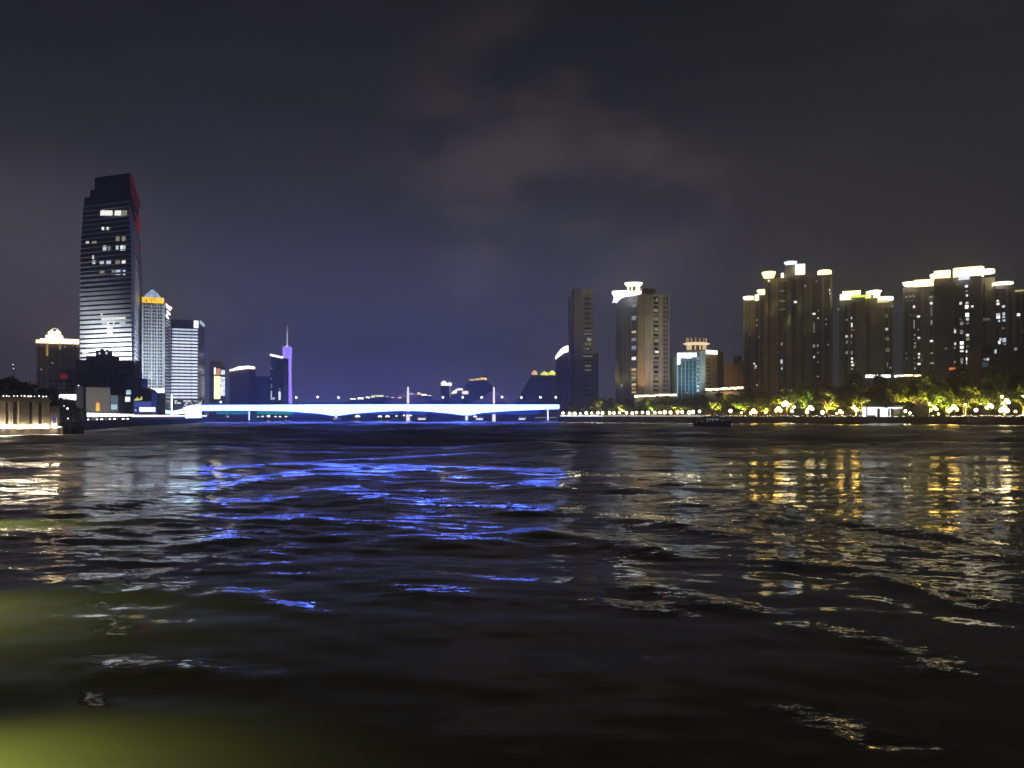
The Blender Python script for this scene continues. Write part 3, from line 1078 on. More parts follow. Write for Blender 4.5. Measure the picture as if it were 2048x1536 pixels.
def crowned_hotel():
    D = 520.0
    t = thing('crowned_hotel', 'brown hotel with a floodlit stepped cream crown behind the dark block', 'building', (*W(115, D), LBZ))
    fp = footprint(73, 158, D, 24)
    f = Face(fp[0], fp[1])
    M = mat('hotel_brown', (.38, .32, .28), .8)
    MB().prism(fp, LBZ, ZZ(687, D)).build('wall', M, t)
    E = emat('crown_glow', (1, .72, .38), 5.0, True, .3, .3)  # floodlit crown, its light put into the material as glow
    for x0, x1, y0, y1, o in ((72, 91, 680, 685, .8), (126, 158, 678.5, 686, .8), (80, 92, 677, 680, -1), (91, 126, 671, 685, 1.2), (96, 122, 663, 671, -1), (101, 106, 659, 663, -2), (112, 117, 660, 663, -2)):
        mb = MB()
        f.box(mb, x0, x1, y0, y1, -8, o)
        mb.build('crown_step', E, t)
    for i in range(7):
        a = math.pi * i / 6
        c = W(110 - 8.5 * math.cos(a), D + 3)
        MB().ball((c[0], c[1], ZZ(663, D) + 2.3 * math.sin(a)), .33, 6, 4).build('bulb', MATS['bulb'], t)
    for x0, x1, y1 in ((92.5, 96.5, 712), (118, 121.5, 699), (144, 147, 692)):
        mb = MB()
        f.box(mb, x0, x1, 686, y1, .01, .5)
        mb.build('lit_pilaster', emat('pilaster_wash', (.75, .45, .14), .55, True), t)  # uplight on the pilasters painted in as a faint glow
    for x0 in (78, 86, 100, 108, 114, 126, 133, 139, 150):
        mb = MB()
        f.box(mb, x0, x0 + 2, 688, 800, .01, .4)
        mb.build('rib', mat('hotel_rib', (.20, .16, .13), .8), t)
    for i in range(26):
        x, y = R.choice((81, 89, 103, 110, 123, 129, 136, 141, 153)), 692 + R.randint(0, 10) * 6.5
        f.pane(t, x, x + 3, y, y + 3, M_GLASS if R.random() < .7 else E_WIN_D, .01, .08)


crowned_hotel()


def grid_tower():
    D = 470.0
    t = thing('grid_tower', 'grey gridded office tower with a yellow crown and glass pyramid', 'tower', (*W(306, D), LBZ))
    A, B = rline(285, 328.5, D)
    C = W(342, B[1] + 26)
    Dp = (A[0] + C[0] - B[0], A[1] + C[1] - B[1])
    f, s = Face(A, B), Face(B, C)
    zt = ZZ(607, D)
    MB().prism([A, B, C, Dp], LBZ, zt).build('glass_shaft', M_GLASS, t)
    M_F = mat('grid_frame', (.50, .53, .56), .6, var=.15)
    xs = [285.5, 292, 297.5, 303, 308.5, 314, 319.5, 325, 328]
    for x in xs:
        mb = MB()
        w = .42 if x in (285.5, 303, 314, 328) else .2
        u = f.u(x)
        f.boxz(mb, u - w, u + w, ZZ(786, D), zt, .01, .42)
        mb.build('fin', M_F, t)
    z0 = ZZ(785, D)
    n = 27
    for i in range(n):
        z = z0 + (zt - z0) * i / n
        mb = MB()
        f.boxz(mb, .1, f.L - .1, z, z + .6, .01, .34)
        mb.build('floor_band', M_F, t)
        mb = MB()
        s.boxz(mb, .1, s.L * .9, z, z + .6, .01, .3)
        mb.build('side_band', mat('grid_side', (.30, .33, .36), .6), t)
    mb = MB()
    f.box(mb, 300, 328.8, 776.5, 785.5, .43, 1.0)
    mb.build('lit_band', emat('base_band', (.9, 1, 1), 2.0), t)
    f.box(MB(), 285, 328, 786, 788, 0, .4)
    # yellow crown
    E_Y = emat('yellow_crown', (1.0, .62, .06), 1.5, True, .35, .4)
    mb = MB()
    f.box(mb, 284, 328, 595, 606.5, -9, .9)
    cr = mb.build('crown', E_Y, t)
    for x0, x1 in ((291.5, 293.5), (303, 304)):
        f.pane(cr, x0, x1, 598, 604, mat('sign_dark', (.1, .06, .01), .8), .92, 1.0, 'sign_stroke')
    mb = MB()
    f.box(mb, 283.5, 328.5, 606.5, 608.5, -9, 1.1)
    mb.build('crown_ledge', mat('ledge_red', (.30, .12, .08), .7), t)
    c = f.p(f.u(305.5), -4.5)
    w = (318.5 - 291.5) / FPX * D / 2 * 1.414
    zb, zp = ZZ(595, D), ZZ(575, D)
    E_P = emat('pyramid_glow', (.55, .72, 1), .75, True, .5, .25)
    mb = MB().lathe([(w, zb), (w * .62, zb + (zp - zb) * .45), (.05, zp)], c[0], c[1], 4)
    th = math.pi / 4
    mb.v = [(c[0] + (x - c[0]) * math.cos(th) - (y - c[1]) * math.sin(th), c[1] + (x - c[0]) * math.sin(th) + (y - c[1]) * math.cos(th), z) for x, y, z in mb.v]
    py = mb.build('pyramid', E_P, t)
    mb = MB()
    for i in range(5):
        x = c[0] - w * .7 + w * 1.4 * i / 4
        mb.tube((x, c[1] - w * .71, zb), (c[0], c[1], zp), .12, k=4)
    mb.build('pyramid_ribs', mat('rib_white', (.6, .65, .7), .5), py)
    # white neon at the corner
    for x0, x1, y0, y1 in ((330, 341, 611.5, 614), (331, 339, 616, 618.5), (339, 342, 614, 617), (332, 336, 622, 625), (334, 339, 625, 629), (331, 334, 629, 633), (332, 336, 634, 637)):
        s.pane(t, x0, x1, y0, y1, emat('neon_white', (1, .96, .88), 2.2), .35, .6, 'sign_stroke')
    for px, dx in ((296, 12), (318, 10)):
        p = W(px, D - 22)
        q = f.p(f.u(px), 0)
        floodlight(t, (p[0], p[1], ZZ(792, D - 22)), (q[0], q[1], ZZ(700, D)), 42000, (.82, .92, 1), 110, 1.0)


grid_tower()


def striped_tower():
    D = 545.0
    t = thing('striped_tower', 'office tower of bright white floor stripes with two roof signs', 'tower', (*W(370, D), LBZ))
    A, B = rline(342, 397, D)
    C = W(409, B[1] + 32)
    Dp = (A[0] + C[0] - B[0], A[1] + C[1] - B[1])
    f, s = Face(A, B), Face(B, C)
    MB().prism([A, B, C, Dp], LBZ, ZZ(641, D)).build('glass_shaft', mat('blue_glass', (.035, .04, .065), .2, spec=.5), t)
    E_S = emat('stripe_glow', (.78, .84, 1.0), 1.5, True, .18, .12)  # evenly lit floor bands, brightness put in as emission
    E_S2 = emat('stripe_glow_dim', (.70, .78, 1.0), 1.15, True, .3, .12)
    for k in range(22):
        y = 657.5 + k * 6.45
        f.pane(t, 344.5 - k * .1, 396, y, y + 3.7, E_S if k > 2 else E_S2, .02, .25, 'lit_stripe')
        mb = MB()
        f.box(mb, 343.5 - k * .1, 397, y + 3.7, y + 4.3, .01, .5)
        mb.build('floor_edge', mat('blue_edge', (.12, .13, .20), .5), t)
        s.pane(t, 398.5, 408, y + 1, y + 3.2, mat('side_window', (.05, .06, .09), .25, spec=.5), .02, .1)
    for k in range(5):
        u = f.u(346 + k * 12.2)
        mb = MB()
        f.boxz(mb, u - .12, u + .12, ZZ(800, D), ZZ(657, D), .26, .40)
        mb.build('mullion', mat('mullion_grey', (.35, .38, .45), .5), t)
    mb = MB()
    f.box(mb, 341.5, 397, 639.5, 641.2, -12, .3)
    mb.build('roof_ledge', mat('blue_edge', (.12, .13, .20), .5), t)
    f.pane(t, 387.5, 396.8, 641.5, 656, emat('roof_sign', (.95, .98, 1), 2.0), .3, .6, 'roof_sign')
    s.pane(t, 399.5, 408, 644, 650.5, emat('roof_sign_blue', (.55, .75, 1), .9), .1, .4, 'roof_sign')
    # white lit plinth
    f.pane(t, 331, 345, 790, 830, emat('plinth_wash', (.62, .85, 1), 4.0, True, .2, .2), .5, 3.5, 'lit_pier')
    pod = thing('striped_tower_podium', 'dim red brown podium with scattered shop lights under the striped tower', 'building', (*W(380, D - 12), LBZ))
    fp = footprint(346, 402, D - 14, 9)
    g = Face(fp[0], fp[1])
    MB().prism(fp, LBZ, ZZ(798, D - 14)).build('wall', mat('podium_red', (.15, .09, .10), .8), pod)
    for i in range(34):
        x, y = R.uniform(348, 402), R.choice((801, 805, 809, 814))
        w = R.uniform(2, 6)
        g.pane(pod, x, x + w, y, y + 2.2, R.choice((E_WIN_W, E_WIN_W, E_WIN_D, E_WIN_B)), .02 + i * .004, .12 + i * .004, 'shop_window')


striped_tower()


def small_left():
    # LED screen tower
    D = 640.0
    t = thing('screen_tower', 'narrow building with glowing yellow and white screens left of the sloped roof', 'building', (*W(436, D), LBZ))
    fp = footprint(419, 447, D, 14)
    MB().prism(fp, LBZ, ZZ(722, D)).build('wall', mat('orange_brown', (.45, .24, .14), .8), t)
    g = Face(*footprint(427, 451, D - 3, 2)[:2])
    f2 = footprint(427, 451, D - 2.5, 2.4)
    MB().prism(f2, LBZ, ZZ(735, D)).build('screen_frame', M_METAL, t)
    f = Face(f2[0], f2[1])
    f.pane(t, 428, 431.5, 735, 749, emat('screen_white', (1, .97, .85), 2.2), .02, .2, 'screen')
    f.pane(t, 432, 441, 737, 750, emat('screen_orange', (.85, .38, .18), .9, True, .5, .5), .02, .2, 'screen')
    f.pane(t, 428, 441, 752, 798, emat('screen_yellow', (1, .90, .50), 2.0, True, .4, .2), .02, .2, 'screen')
    f.pane(t, 442, 450, 740, 749, emat('screen_blue', (.75, .85, 1), 1.4, True, .5, .4), .02, .2, 'screen')
    f.pane(t, 441.6, 450, 754, 792, emat('screen_blue2', (.80, .88, 1), 1.4, True, .6, .3), .02, .2, 'screen')
    # sloped roof block
    t = thing('sloped_roof_block', 'purple brown block with a slanting white light along its roof', 'building', (*W(480, D), LBZ))
    fp = footprint(459, 498, D, 16)
    f = Face(fp[0], fp[1])
    X = lambda px: (px - 1024) / FPX * D
    MB().sheet([(X(459), LBZ), (X(498), LBZ), (X(498), ZZ(737, D)), (X(459), ZZ(742, D))], D, D + 16).build('wall', mat('plum_render', (.34, .22, .28), .8), t)
    pts = [(460, 742), (469, 740.5), (476, 737.5), (498, 735.5), (498, 731.5), (476, 733.5), (466, 738), (460, 739)]
    MB().sheet([(X(a), ZZ(b, D - 1)) for a, b in pts], D - 1, D + 15).build('roof_light', E_WHITE, t)
    for i in range(8):
        mb = MB()
        f.box(mb, 461 + i * 4.7, 462.2 + i * 4.7, 746, 805, .01, .5)
        mb.build('rib', mat('plum_rib', (.26, .17, .24), .8), t)
    # grey block between
    t = thing('plain_block', 'plain hazy grey block behind the sloped roof building', 'building', (*W(518, 900), LBZ))
    fp = footprint(499, 541, 900, 30)
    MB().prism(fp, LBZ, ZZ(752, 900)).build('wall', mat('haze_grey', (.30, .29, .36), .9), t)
    f = Face(fp[0], fp[1])
    for j in range(7):
        for i in range(6):
            f.pane(t, 502 + i * 6.3, 505.5 + i * 6.3, 757 + j * 6.4, 760 + j * 6.4, mat('haze_window', (.2, .2, .26), .5), .02, .1)
    # slanted glass block
    D = 800.0
    X = lambda px: (px - 1024) / FPX * D
    t = thing('slant_roof_glass_block', 'dark teal glass block with a slanting white roof line beside the violet tower', 'building', (*W(553, D), LBZ))
    MB().sheet([(X(541), LBZ), (X(566), LBZ), (X(566), ZZ(715, D)), (X(541), ZZ(711, D))], D, D + 20).build('wall', mat('teal_glass', (.10, .17, .19), .3, spec=.5), t)
    MB().sheet([(X(540.5), ZZ(711.5, D)), (X(565.5), ZZ(717, D)), (X(565.5), ZZ(713, D)), (X(540.5), ZZ(707.8, D))], D - .6, D + 3).build('roof_light', E_WHITE, t)
    f = Face(W(541, D), W(566, D))
    for x0, x1, y0, y1, m in ((541.5, 544, 782, 800, E_WIN_B), (544.5, 550, 795, 799, E_WIN_B), (557, 561.5, 783, 800, E_WIN_W), (541.5, 545, 735, 738, E_WIN_D), (542, 544, 755, 760, E_WIN_D), (542, 544, 768, 776, E_WIN_D), (558, 561, 776, 780, E_WIN_D)):
        f.pane(t, x0, x1, y0, y1, m, .02, .2)
    for j in range(13):
        mb = MB()
        f.box(mb, 541, 566, 718 + j * 6.5, 719 + j * 6.5, .01, .15)
        mb.build('floor_edge', mat('teal_edge', (.07, .10, .11), .5), t)


small_left()


def violet_tower():
    D = 1400.0
    cx = (574.5 - 1024) / FPX * D
    Z = lambda py: ZZ(py, D)
    s = D / FPX
    t = thing('lattice_tower', 'slender violet lit lattice tower with a tall white mast', 'tower', (cx, D, 4))
    prof = [(10.0, 808), (8.8, 790), (8.0, 765), (7.7, 742), (8.0, 720), (8.6, 700), (8.8, 694)]
    rad = lambda py: np.interp(-py, [-p[1] for p in prof], [p[0] for p in prof]) * s * .96
    MB().lathe([(rad(p[1]) * .80, Z(p[1])) for p in [(0, 812)] + prof], cx, D, 20).build('core', emat('violet_core', (.17, .09, 1.0), 3.0, True, .2, .01), t)
    E_L = emat('violet_lattice', (.36, .26, 1.0), 2.8, False)
    n, m = 18, 14
    ys = np.linspace(810, 694, m)
    for i in range(n):
        for k, sg in ((0, 1), (1, -1)):
            mb = MB()
            for j in range(m - 1):
                q0, q1 = 2 * math.pi * i / n + sg * j * .10, 2 * math.pi * i / n + sg * (j + 1) * .10
                if sg < 0 and i % 2:
                    continue
                a = (cx + rad(ys[j]) * math.cos(q0), D + rad(ys[j]) * math.sin(q0), Z(ys[j]))
                b = (cx + rad(ys[j + 1]) * math.cos(q1), D + rad(ys[j + 1]) * math.sin(q1), Z(ys[j + 1]))
                mb.tube(a, b, .5, k=4)
            if mb.v:
                mb.build('lattice_column', E_L, t)
    for y in np.linspace(800, 697, 12):
        MB().lathe([(rad(y) * 1.01, Z(y) - .35), (rad(y) * 1.01, Z(y) + .35)], cx, D, 20).build('ring', E_L, t)
    MB().lathe([(3.6 * s, Z(694.2)), (3.2 * s, Z(691.5)), (1.5 * s, Z(690.5))], cx - .5, D, 12).build('top_deck', emat('top_white', (1, .97, 1), 1.6, False), t)
    MB().lathe([(.95 * s, Z(691)), (.8 * s, Z(672)), (.45 * s, Z(660)), (.3 * s, Z(650))], cx, D, 8).build('mast', emat('mast_glow', (.75, .70, .95), 1.8, False), t)
    MB().lathe([(.6 * s, Z(659)), (.6 * s, Z(652))], cx, D, 8).build('mast_tip', emat('mast_tip_glow', (.9, .9, 1), .7, False), t)


violet_tower()


def river_front_left():
    # white billboard
    D = 300.0
    t = thing('billboard', 'bright white billboard on a post beside the pavilion', 'billboard', (*W(135, D), LBZ))
    f = Face(W(117, D), W(152.5, D))
    mb = MB()
    f.box(mb, 116.5, 153, 788, 801, -.6, -.02)
    mb.build('frame', M_METAL, t)
    f.pane(t, 117, 152.5, 788.8, 800.2, emat('billboard_face', (.92, .96, 1), 2.4), 0, .08, 'panel')
    c = f.p(f.L / 2, -.4)
    MB().tube((c[0], c[1], LBZ), (c[0], c[1], ZZ(800, D)), .25).build('post', M_METAL, t)
    # grey block with a lit doorway
    D = 310.0
    t = thing('grey_hall', 'pale grey windowless hall with an orange lit doorway', 'building', (*W(196, D), LBZ))
    fp = footprint(172, 220.5, D, 14)
    f = Face(fp[0], fp[1])
    MB().prism(fp, LBZ, ZZ(775, D)).build('wall', mat('pale_grey_wall', (.55, .53, .50), .85, var=.1, scale=.1), t)
    MB().prism(footprint(152, 171.8, D + 3, 10), LBZ, ZZ(773, D)).build('side_wing', mat('mid_grey_wall', (.28, .28, .29), .85), t)
    f.pane(t, 192, 199.5, 806, 822, emat('orange_door', (1, .55, .12), 1.1, True, .3, .5), .02, .12, 'doorway')
    f.pane(t, 193.5, 198, 802.5, 806, emat('orange_door_dim', (.8, .35, .05), .5), .02, .12, 'fanlight')
    p = W(190, D - 18)
    floodlight(t, (p[0], p[1], LBZ + 1.2), (*W(196, D), LBZ + 7), 5200, (1, .95, .88), 120, 1)  # added lamp, brightens the hall in place of street light
    fp = footprint(221, 236.5, D + 1, 8)
    f = Face(fp[0], fp[1])
    MB().prism(fp, LBZ, ZZ(790, D)).build('annex', mat('annex_blue', (.30, .40, .45), .7), t)
    f.pane(t, 222, 234.5, 792, 808, emat('annex_glass', (.35, .55, .65), .30, True), .02, .1)
    f.pane(t, 222, 234.5, 809, 819, emat('annex_glass_low', (.65, .88, 1), .75, True), .02, .1)
    MB().prism(footprint(236.8, 244.5, D + 2, 6), LBZ, ZZ(790, D)).build('pier_wall', mat('pier_dark', (.06, .05, .045), .8), t)
    # small dark pieces over it
    t = thing('dark_shed', 'dark block joining the grey hall to the glass terminal', 'building', (*W(236, 330), LBZ))
    MB().prism(footprint(221, 250, 328, 10), LBZ, ZZ(757, 328)).build('wall', mat('shed_black', (.03, .03, .035), .8), t)
    mb = MB()
    g = Face(W(221, 328), W(250, 328))
    for i in range(5):
        g.pane(t, 224 + i * 5, 227 + i * 5, 764, 768, MATS['black_window'], .02, .08)
    # glass terminal with blue facade
    D = 335.0
    t = thing('ferry_terminal', 'dark glass ferry terminal with a rounded roof, blue lit front and yellow sign', 'building', (*W(275, D), LBZ))
    X = lambda px: (px - 1024) / FPX * D
    Z = lambda py: ZZ(py, D)
    MB().sheet([(X(251), LBZ), (X(303.5), LBZ), (X(303.5), Z(784)), (X(300), Z(780)), (X(292), Z(776.5)), (X(284), Z(775.5)), (X(284), Z(757)), (X(251), Z(755))], D, D + 5).build('wall', mat('terminal_slate', (.05, .065, .085), .4), t)
    f = Face(W(251, D), W(304, D))
    f.pane(t, 252.5, 262, 780, 789, emat('terminal_window', (.60, .85, 1), .8, False, .5, .6), .02, .1)
    f.pane(t, 250.5, 260.5, 793.5, 803.5, E_WIN_W, .02, .12)
    f.pane(t, 262.5, 283, 760, 800, mat('terminal_glass', (.05, .09, .11), .2, spec=.5), .01, .06)
    for x0, x1, y0, y1 in ((268, 271, 799, 801), (271, 279, 797.5, 801), (273.5, 276, 794.5, 797.5), (282, 284.5, 793, 800), (279.5, 281.5, 797, 800)):
        f.pane(t, x0, x1, y0, y1, emat('yellow_sign', (.85, .95, .25), .9), .08, .2, 'sign_stroke')
    f.pane(t, 268, 303, 803, 813.5, emat('blue_front', (.10, .13, .55), .62, True, .3, .3), .02, .14, 'blue_panel')
    f.pane(t, 267, 278.5, 814, 829, emat('blue_front_low', (.06, .09, .36), .5, True), .02, .14, 'blue_panel')
    f.pane(t, 279.5, 311.5, 814.5, 823.5, emat('white_banner', (.85, .93, 1), 1.7), .3, .45, 'banner')
    f.pane(t, 270, 273.5, 819, 822, E_WIN_B, .16, .24)
    f.pane(t, 280, 307, 824.5, 829, mat('terminal_base', (.18, .2, .22), .7), .02, .2, 'base_panel')
    # pale pillar block right of it
    t = thing('pale_pier_block', 'pale grey green block at the foot of the gridded tower', 'building', (*W(318, 420), LBZ))
    fp = footprint(304.5, 331, 420, 12)
    f = Face(fp[0], fp[1])
    MB().prism(fp, LBZ, ZZ(787, 420)).build('wall', mat('pale_green_grey', (.40, .43, .42), .8), t)
    f.pane(t, 305.5, 316, 798, 812, mat('recess_dark', (.05, .055, .06), .6), .02, .08, 'recess')
    f.pane(t, 307, 325, 826, 831, mat('recess_dark2', (.03, .03, .035), .6), .02, .08, 'recess')
    # illuminated balustrade on the river wall
    z = LBZ + .35
    u0, u1 = FW.u(176), FW.u(268)
    a = FW.p(u0, 0)
    t = thing('lit_balustrade', 'balustrade of slanted dark posts and white lit panels on the river wall', 'balustrade', (a[0], a[1], z))
    xs = [155 + 0] + [176 + i * 8.6 for i in range(12)]
    for i in range(1, 12):
        ua, ub = FW.u(xs[i]), FW.u(xs[i + 1])
        zt = FW.z(825.5 + .25 * i, ua)
        zb = FW.z(833.5 - .05 * i, ua)
        mb = MB()
        FW.boxz(mb, ua + .35, ub - .35, zb, zt, -.5, -.38)
        mb.build('lit_panel', emat('balustrade_panel', (1, .95, .88), 3.2), t)
        if i % 3 != 2:
            mb = MB()
            m2 = FW.z(840.5 - .3 * i, ua)
            FW.boxz(mb, ua + .6, ua + (ub - ua) * R.uniform(.35, .7), max(z + .05, m2 - .45), max(z + .35, m2 + .1), -.30, -.2)
            mb.build('low_light', MATS['balustrade_panel'], t)
        p0, p1 = FW.p(ua - .25, -.44), FW.p(ua + .25, -.44)
        MB().tube((*p1, z), (*p0, zt + .5), .16).build('post', M_METAL, t)
    mb = MB()
    FW.boxz(mb, u0, u1, FW.z(834.5, u0), FW.z(833.8, u0), -.6, -.25)
    mb.build('rail', M_METAL, t)
    f2 = Face(W(153, 236), W(164, 238))
    t = thing('ticket_booth', 'tiny white lit booth at the end of the balustrade', 'booth', (*W(158.5, 237), LBZ))
    MB().prism(footprint(153, 164, 236.3, 2), LBZ, ZZ(832, 236)).build('wall', M_METAL, t)
    f2.pane(t, 153.8, 163.3, 833.2, 839.5, emat('booth_light', (1, .98, .95), 2.2), .02, .12, 'lit_front')
    MB().prism(footprint(152, 165, 236, 2.6), ZZ(832, 236), ZZ(831, 236)).build('roof', M_METAL, t)
    # continuous light line toward the bridge
    u0, u1 = FW.u(272), FW.L - 1
    a = FW.p(u0, 0)
    t = thing('promenade_light_line', 'long white light line on the river wall leading to the bridge', 'light strip', (a[0], a[1], z))
    n = 14
    for i in range(n):
        ua, ub = u0 + (u1 - u0) * i / n, u0 + (u1 - u0) * (i + 1) / n
        um = (ua + ub) / 2
        zc = FW.z(831.8, um)
        mb = MB()
        FW.boxz(mb, ua + .05, ub - .05, zc - .38, zc + .38, -1.3, -1.1)
        mb.build('light_panel', emat('light_line', (1, .90, .90), 2.2), t)
        mb = MB()
        FW.boxz(mb, ua, ua + .15, z, zc - .38, -1.3, -1.15)
        mb.build('post', M_METAL, t)
    # people and small lamps near the quay end
    for k, (px, py, r) in enumerate(((135, 817, .28), (136, 837, .18), (128, 812, .15), (29, 763, .42), (27, 737, .18), (26, 729, .2), (157, 771, .25))):
        D = 225 if py > 780 else 330
        x, y = W(px, D)
        zt = ZZ(py, D)
        lt = thing('bank_lamp', ('small white lamp low among dark planting by the billboard', 'tiny lamp at the quay edge by the dark planting', 'tiny lamp under the white billboard', 'round white lamp among dark trees above the pavilion', 'faint small lamp over the dark trees, lower of two', 'faint small lamp over the dark trees, upper of two', 'small dim lamp on the corner of the grey hall')[k], 'lamp', (x, y, LBZ))
        MB().tube((x, y, LBZ), (x, y, zt), .07).build('pole', M_METAL, lt)
        MB().ball((x, y, zt), r, 8, 5).build('globe', emat('small_globe', (1, .97, .92), 2.5, False), lt)


river_front_left()

# ------------------------------------------------------------------ east bank towers
def disc(mb, face, x0, x1, y0, y1, depth, o=0.0, k=18, taper=1.0):
    """flat round roof canopy spanning columns x0..x1"""
    u0, u1 = face.u(x0), face.u(x1)
    um = (u0 + u1) / 2
    c = face.p(um, o - depth / 2)
    z0, z1 = face.z(y1, um), face.z(y0, um)
    r = (u1 - u0) / 2
    ring = lambda q, f: (c[0] + f * (math.cos(q) * r * face.d[0] + math.sin(q) * depth / 2 * face.n[0]), c[1] + f * (math.cos(q) * r * face.d[1] + math.sin(q) * depth / 2 * face.n[1]))
    lo = [ring(2 * math.pi * i / k, taper) for i in range(k)]
    hi = [ring(2 * math.pi * i / k, 1.0) for i in range(k)]
    return mb.prism(lo, z0, z1, hi)


E_CAP = emat('canopy_glow', (1, .77, .34), 3.6, True, .25, .15)
E_CAPW = emat('canopy_glow_pale', (1, .87, .56), 3.4, True, .2, .15)
E_CAPB = emat('canopy_glow_blue', (.55, .68, 1), 2.6, True)
M_DIMW = mat('dim_window', (.15, .145, .14), .3, spec=.5)
M_BAY_SHADE = mat('shadow_bay', (.20, .19, .185), .8)  # shade of the window recesses painted as flat dark strips
M_RIB = mat('pale_rib', (.58, .52, .44), .8)
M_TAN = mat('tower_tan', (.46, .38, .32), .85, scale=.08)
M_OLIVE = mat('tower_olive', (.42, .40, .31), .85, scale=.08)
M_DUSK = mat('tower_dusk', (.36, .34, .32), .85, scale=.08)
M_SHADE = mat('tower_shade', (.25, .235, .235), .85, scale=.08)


def apartment(name, label, wings, wincols, lit, caps, D, ref, pitch=9.5, ybase=770, ribs=()):
    """wings: (x0, x1, ytop, setback, material); wincols: (x, w, ytop, ybottom, wing); lit: (x, y, w, h, kind); caps: (kind, x0, x1, y0, y1, setback, material)"""
    t = thing(name, label, 'apartment tower', (*W(ref, D), RBZ))
    faces = []
    for x0, x1, yt, sb, m in wings:
        d = D + sb
        fp = footprint(x0, x1, d, 15)
        f = Face(fp[0], fp[1])
        faces.append((f, x0, x1))
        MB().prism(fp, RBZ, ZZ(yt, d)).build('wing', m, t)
        mb = MB()
        f.box(mb, x0 - .3, x1 + .3, yt - .2, yt + 2.5, -15.2, .35)
        mb.build('parapet', m, t)
    for x, w, sb_i in ribs:
        f = faces[sb_i][0]
        yt = wings[sb_i][2]
        mb = MB()
        f.box(mb, x, x + w, yt + 3, ybase + 30, .01, .55)
        mb.build('rib', M_RIB if w < 2.1 else wings[sb_i][4], t)
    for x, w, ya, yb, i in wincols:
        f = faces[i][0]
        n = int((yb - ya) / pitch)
        f.pane(t, x - .9, x + w + .9, ya - 3, 800, M_BAY_SHADE, .005, .025, 'bay_shade_strip')
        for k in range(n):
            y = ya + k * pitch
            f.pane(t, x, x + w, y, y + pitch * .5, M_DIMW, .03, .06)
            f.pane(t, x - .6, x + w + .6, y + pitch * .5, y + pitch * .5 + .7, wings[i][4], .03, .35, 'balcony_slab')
    E = {'W': E_WIN_W, 'D': E_WIN_D, 'Y': E_WIN_Y, 'B': E_WIN_B, 'H': emat('lit_room_hot', (1, .96, .86), 2.4, False), 'S': emat('lit_room_faint', (1, .92, .75), .12, False)}
    for x, y, w, h, k in lit:
        best = None
        for f, a, b in faces:
            if a - .5 <= x + w / 2 <= b + .5:
                best = f
        if best is None:
            best = faces[0][0]
        best.pane(t, x, x + w, y, y + h, E[k], .06, .12)
    for c in caps:
        kind, x0, x1, y0, y1, sb, m = c
        d = D + sb
        f = Face(*rline(x0, x1, d))
        mb = MB()
        if kind == 'disc':
            disc(mb, f, x0, x1, y0, y1, 10, 2.4)
        elif kind == 'bowl':
            disc(mb, f, x0, x1, y0, y1, 10, 2.4, taper=.72)
        else:
            f.box(mb, x0, x1, y0, y1, -8, 1.7)
        mb.build('roof_canopy' if kind != 'box' else 'roof_lantern', m, t)
    return t


def random_lit(cols, y0, y1, pitch, prob, kinds, w=4.0, h=4.0, rr=R):
    out = []
    for x in cols:
        y = y0
        while y < y1:
            if rr.random() < prob:
                out.append((x, y, w * rr.uniform(.6, 1), h * rr.uniform(.6, 1), rr.choice(kinds)))
            y += pitch
    return out


rl = random.Random(3)
# first cluster: lower slab, then the tall three-winged tower with the blue lit cap
apartment('stepped_apartment_tower', 'lower tan apartment tower with twin glowing canopies left of the blue capped tower',
          [(1487, 1509, 600, 4, M_TAN), (1508, 1533, 590, 0, M_TAN)],
          [(1490, 4, 608, 768, 0), (1498, 4, 608, 768, 0), (1512, 5, 600, 768, 1), (1521, 5, 600, 768, 1)],
          [(1506, 726, 4, 3, 'W'), (1510, 731, 3, 3, 'W'), (1508, 735, 5, 2.5, 'D'), (1512, 768, 4, 4, 'D'), (1516, 672, 4, 4, 'S')] + random_lit((1499, 1512, 1521), 620, 760, 9.5, .08, 'SSD', rr=rl),
          [('bowl', 1485.5, 1510, 593, 600, 4, E_CAPW), ('box', 1497, 1509, 594.5, 602, 6, E_CAPW), ('bowl', 1513, 1534, 579.5, 584.5, 0, E_CAP), ('box', 1516, 1533, 584.5, 591, 2, E_CAP), ('box', 1510, 1517, 590, 601, 1, E_CAPW)],
          478.0, 1510, ribs=[(1501, 1.6, 0), (1507, 1.2, 1), (1518.5, 1.2, 1), (1528, 1.5, 1)])
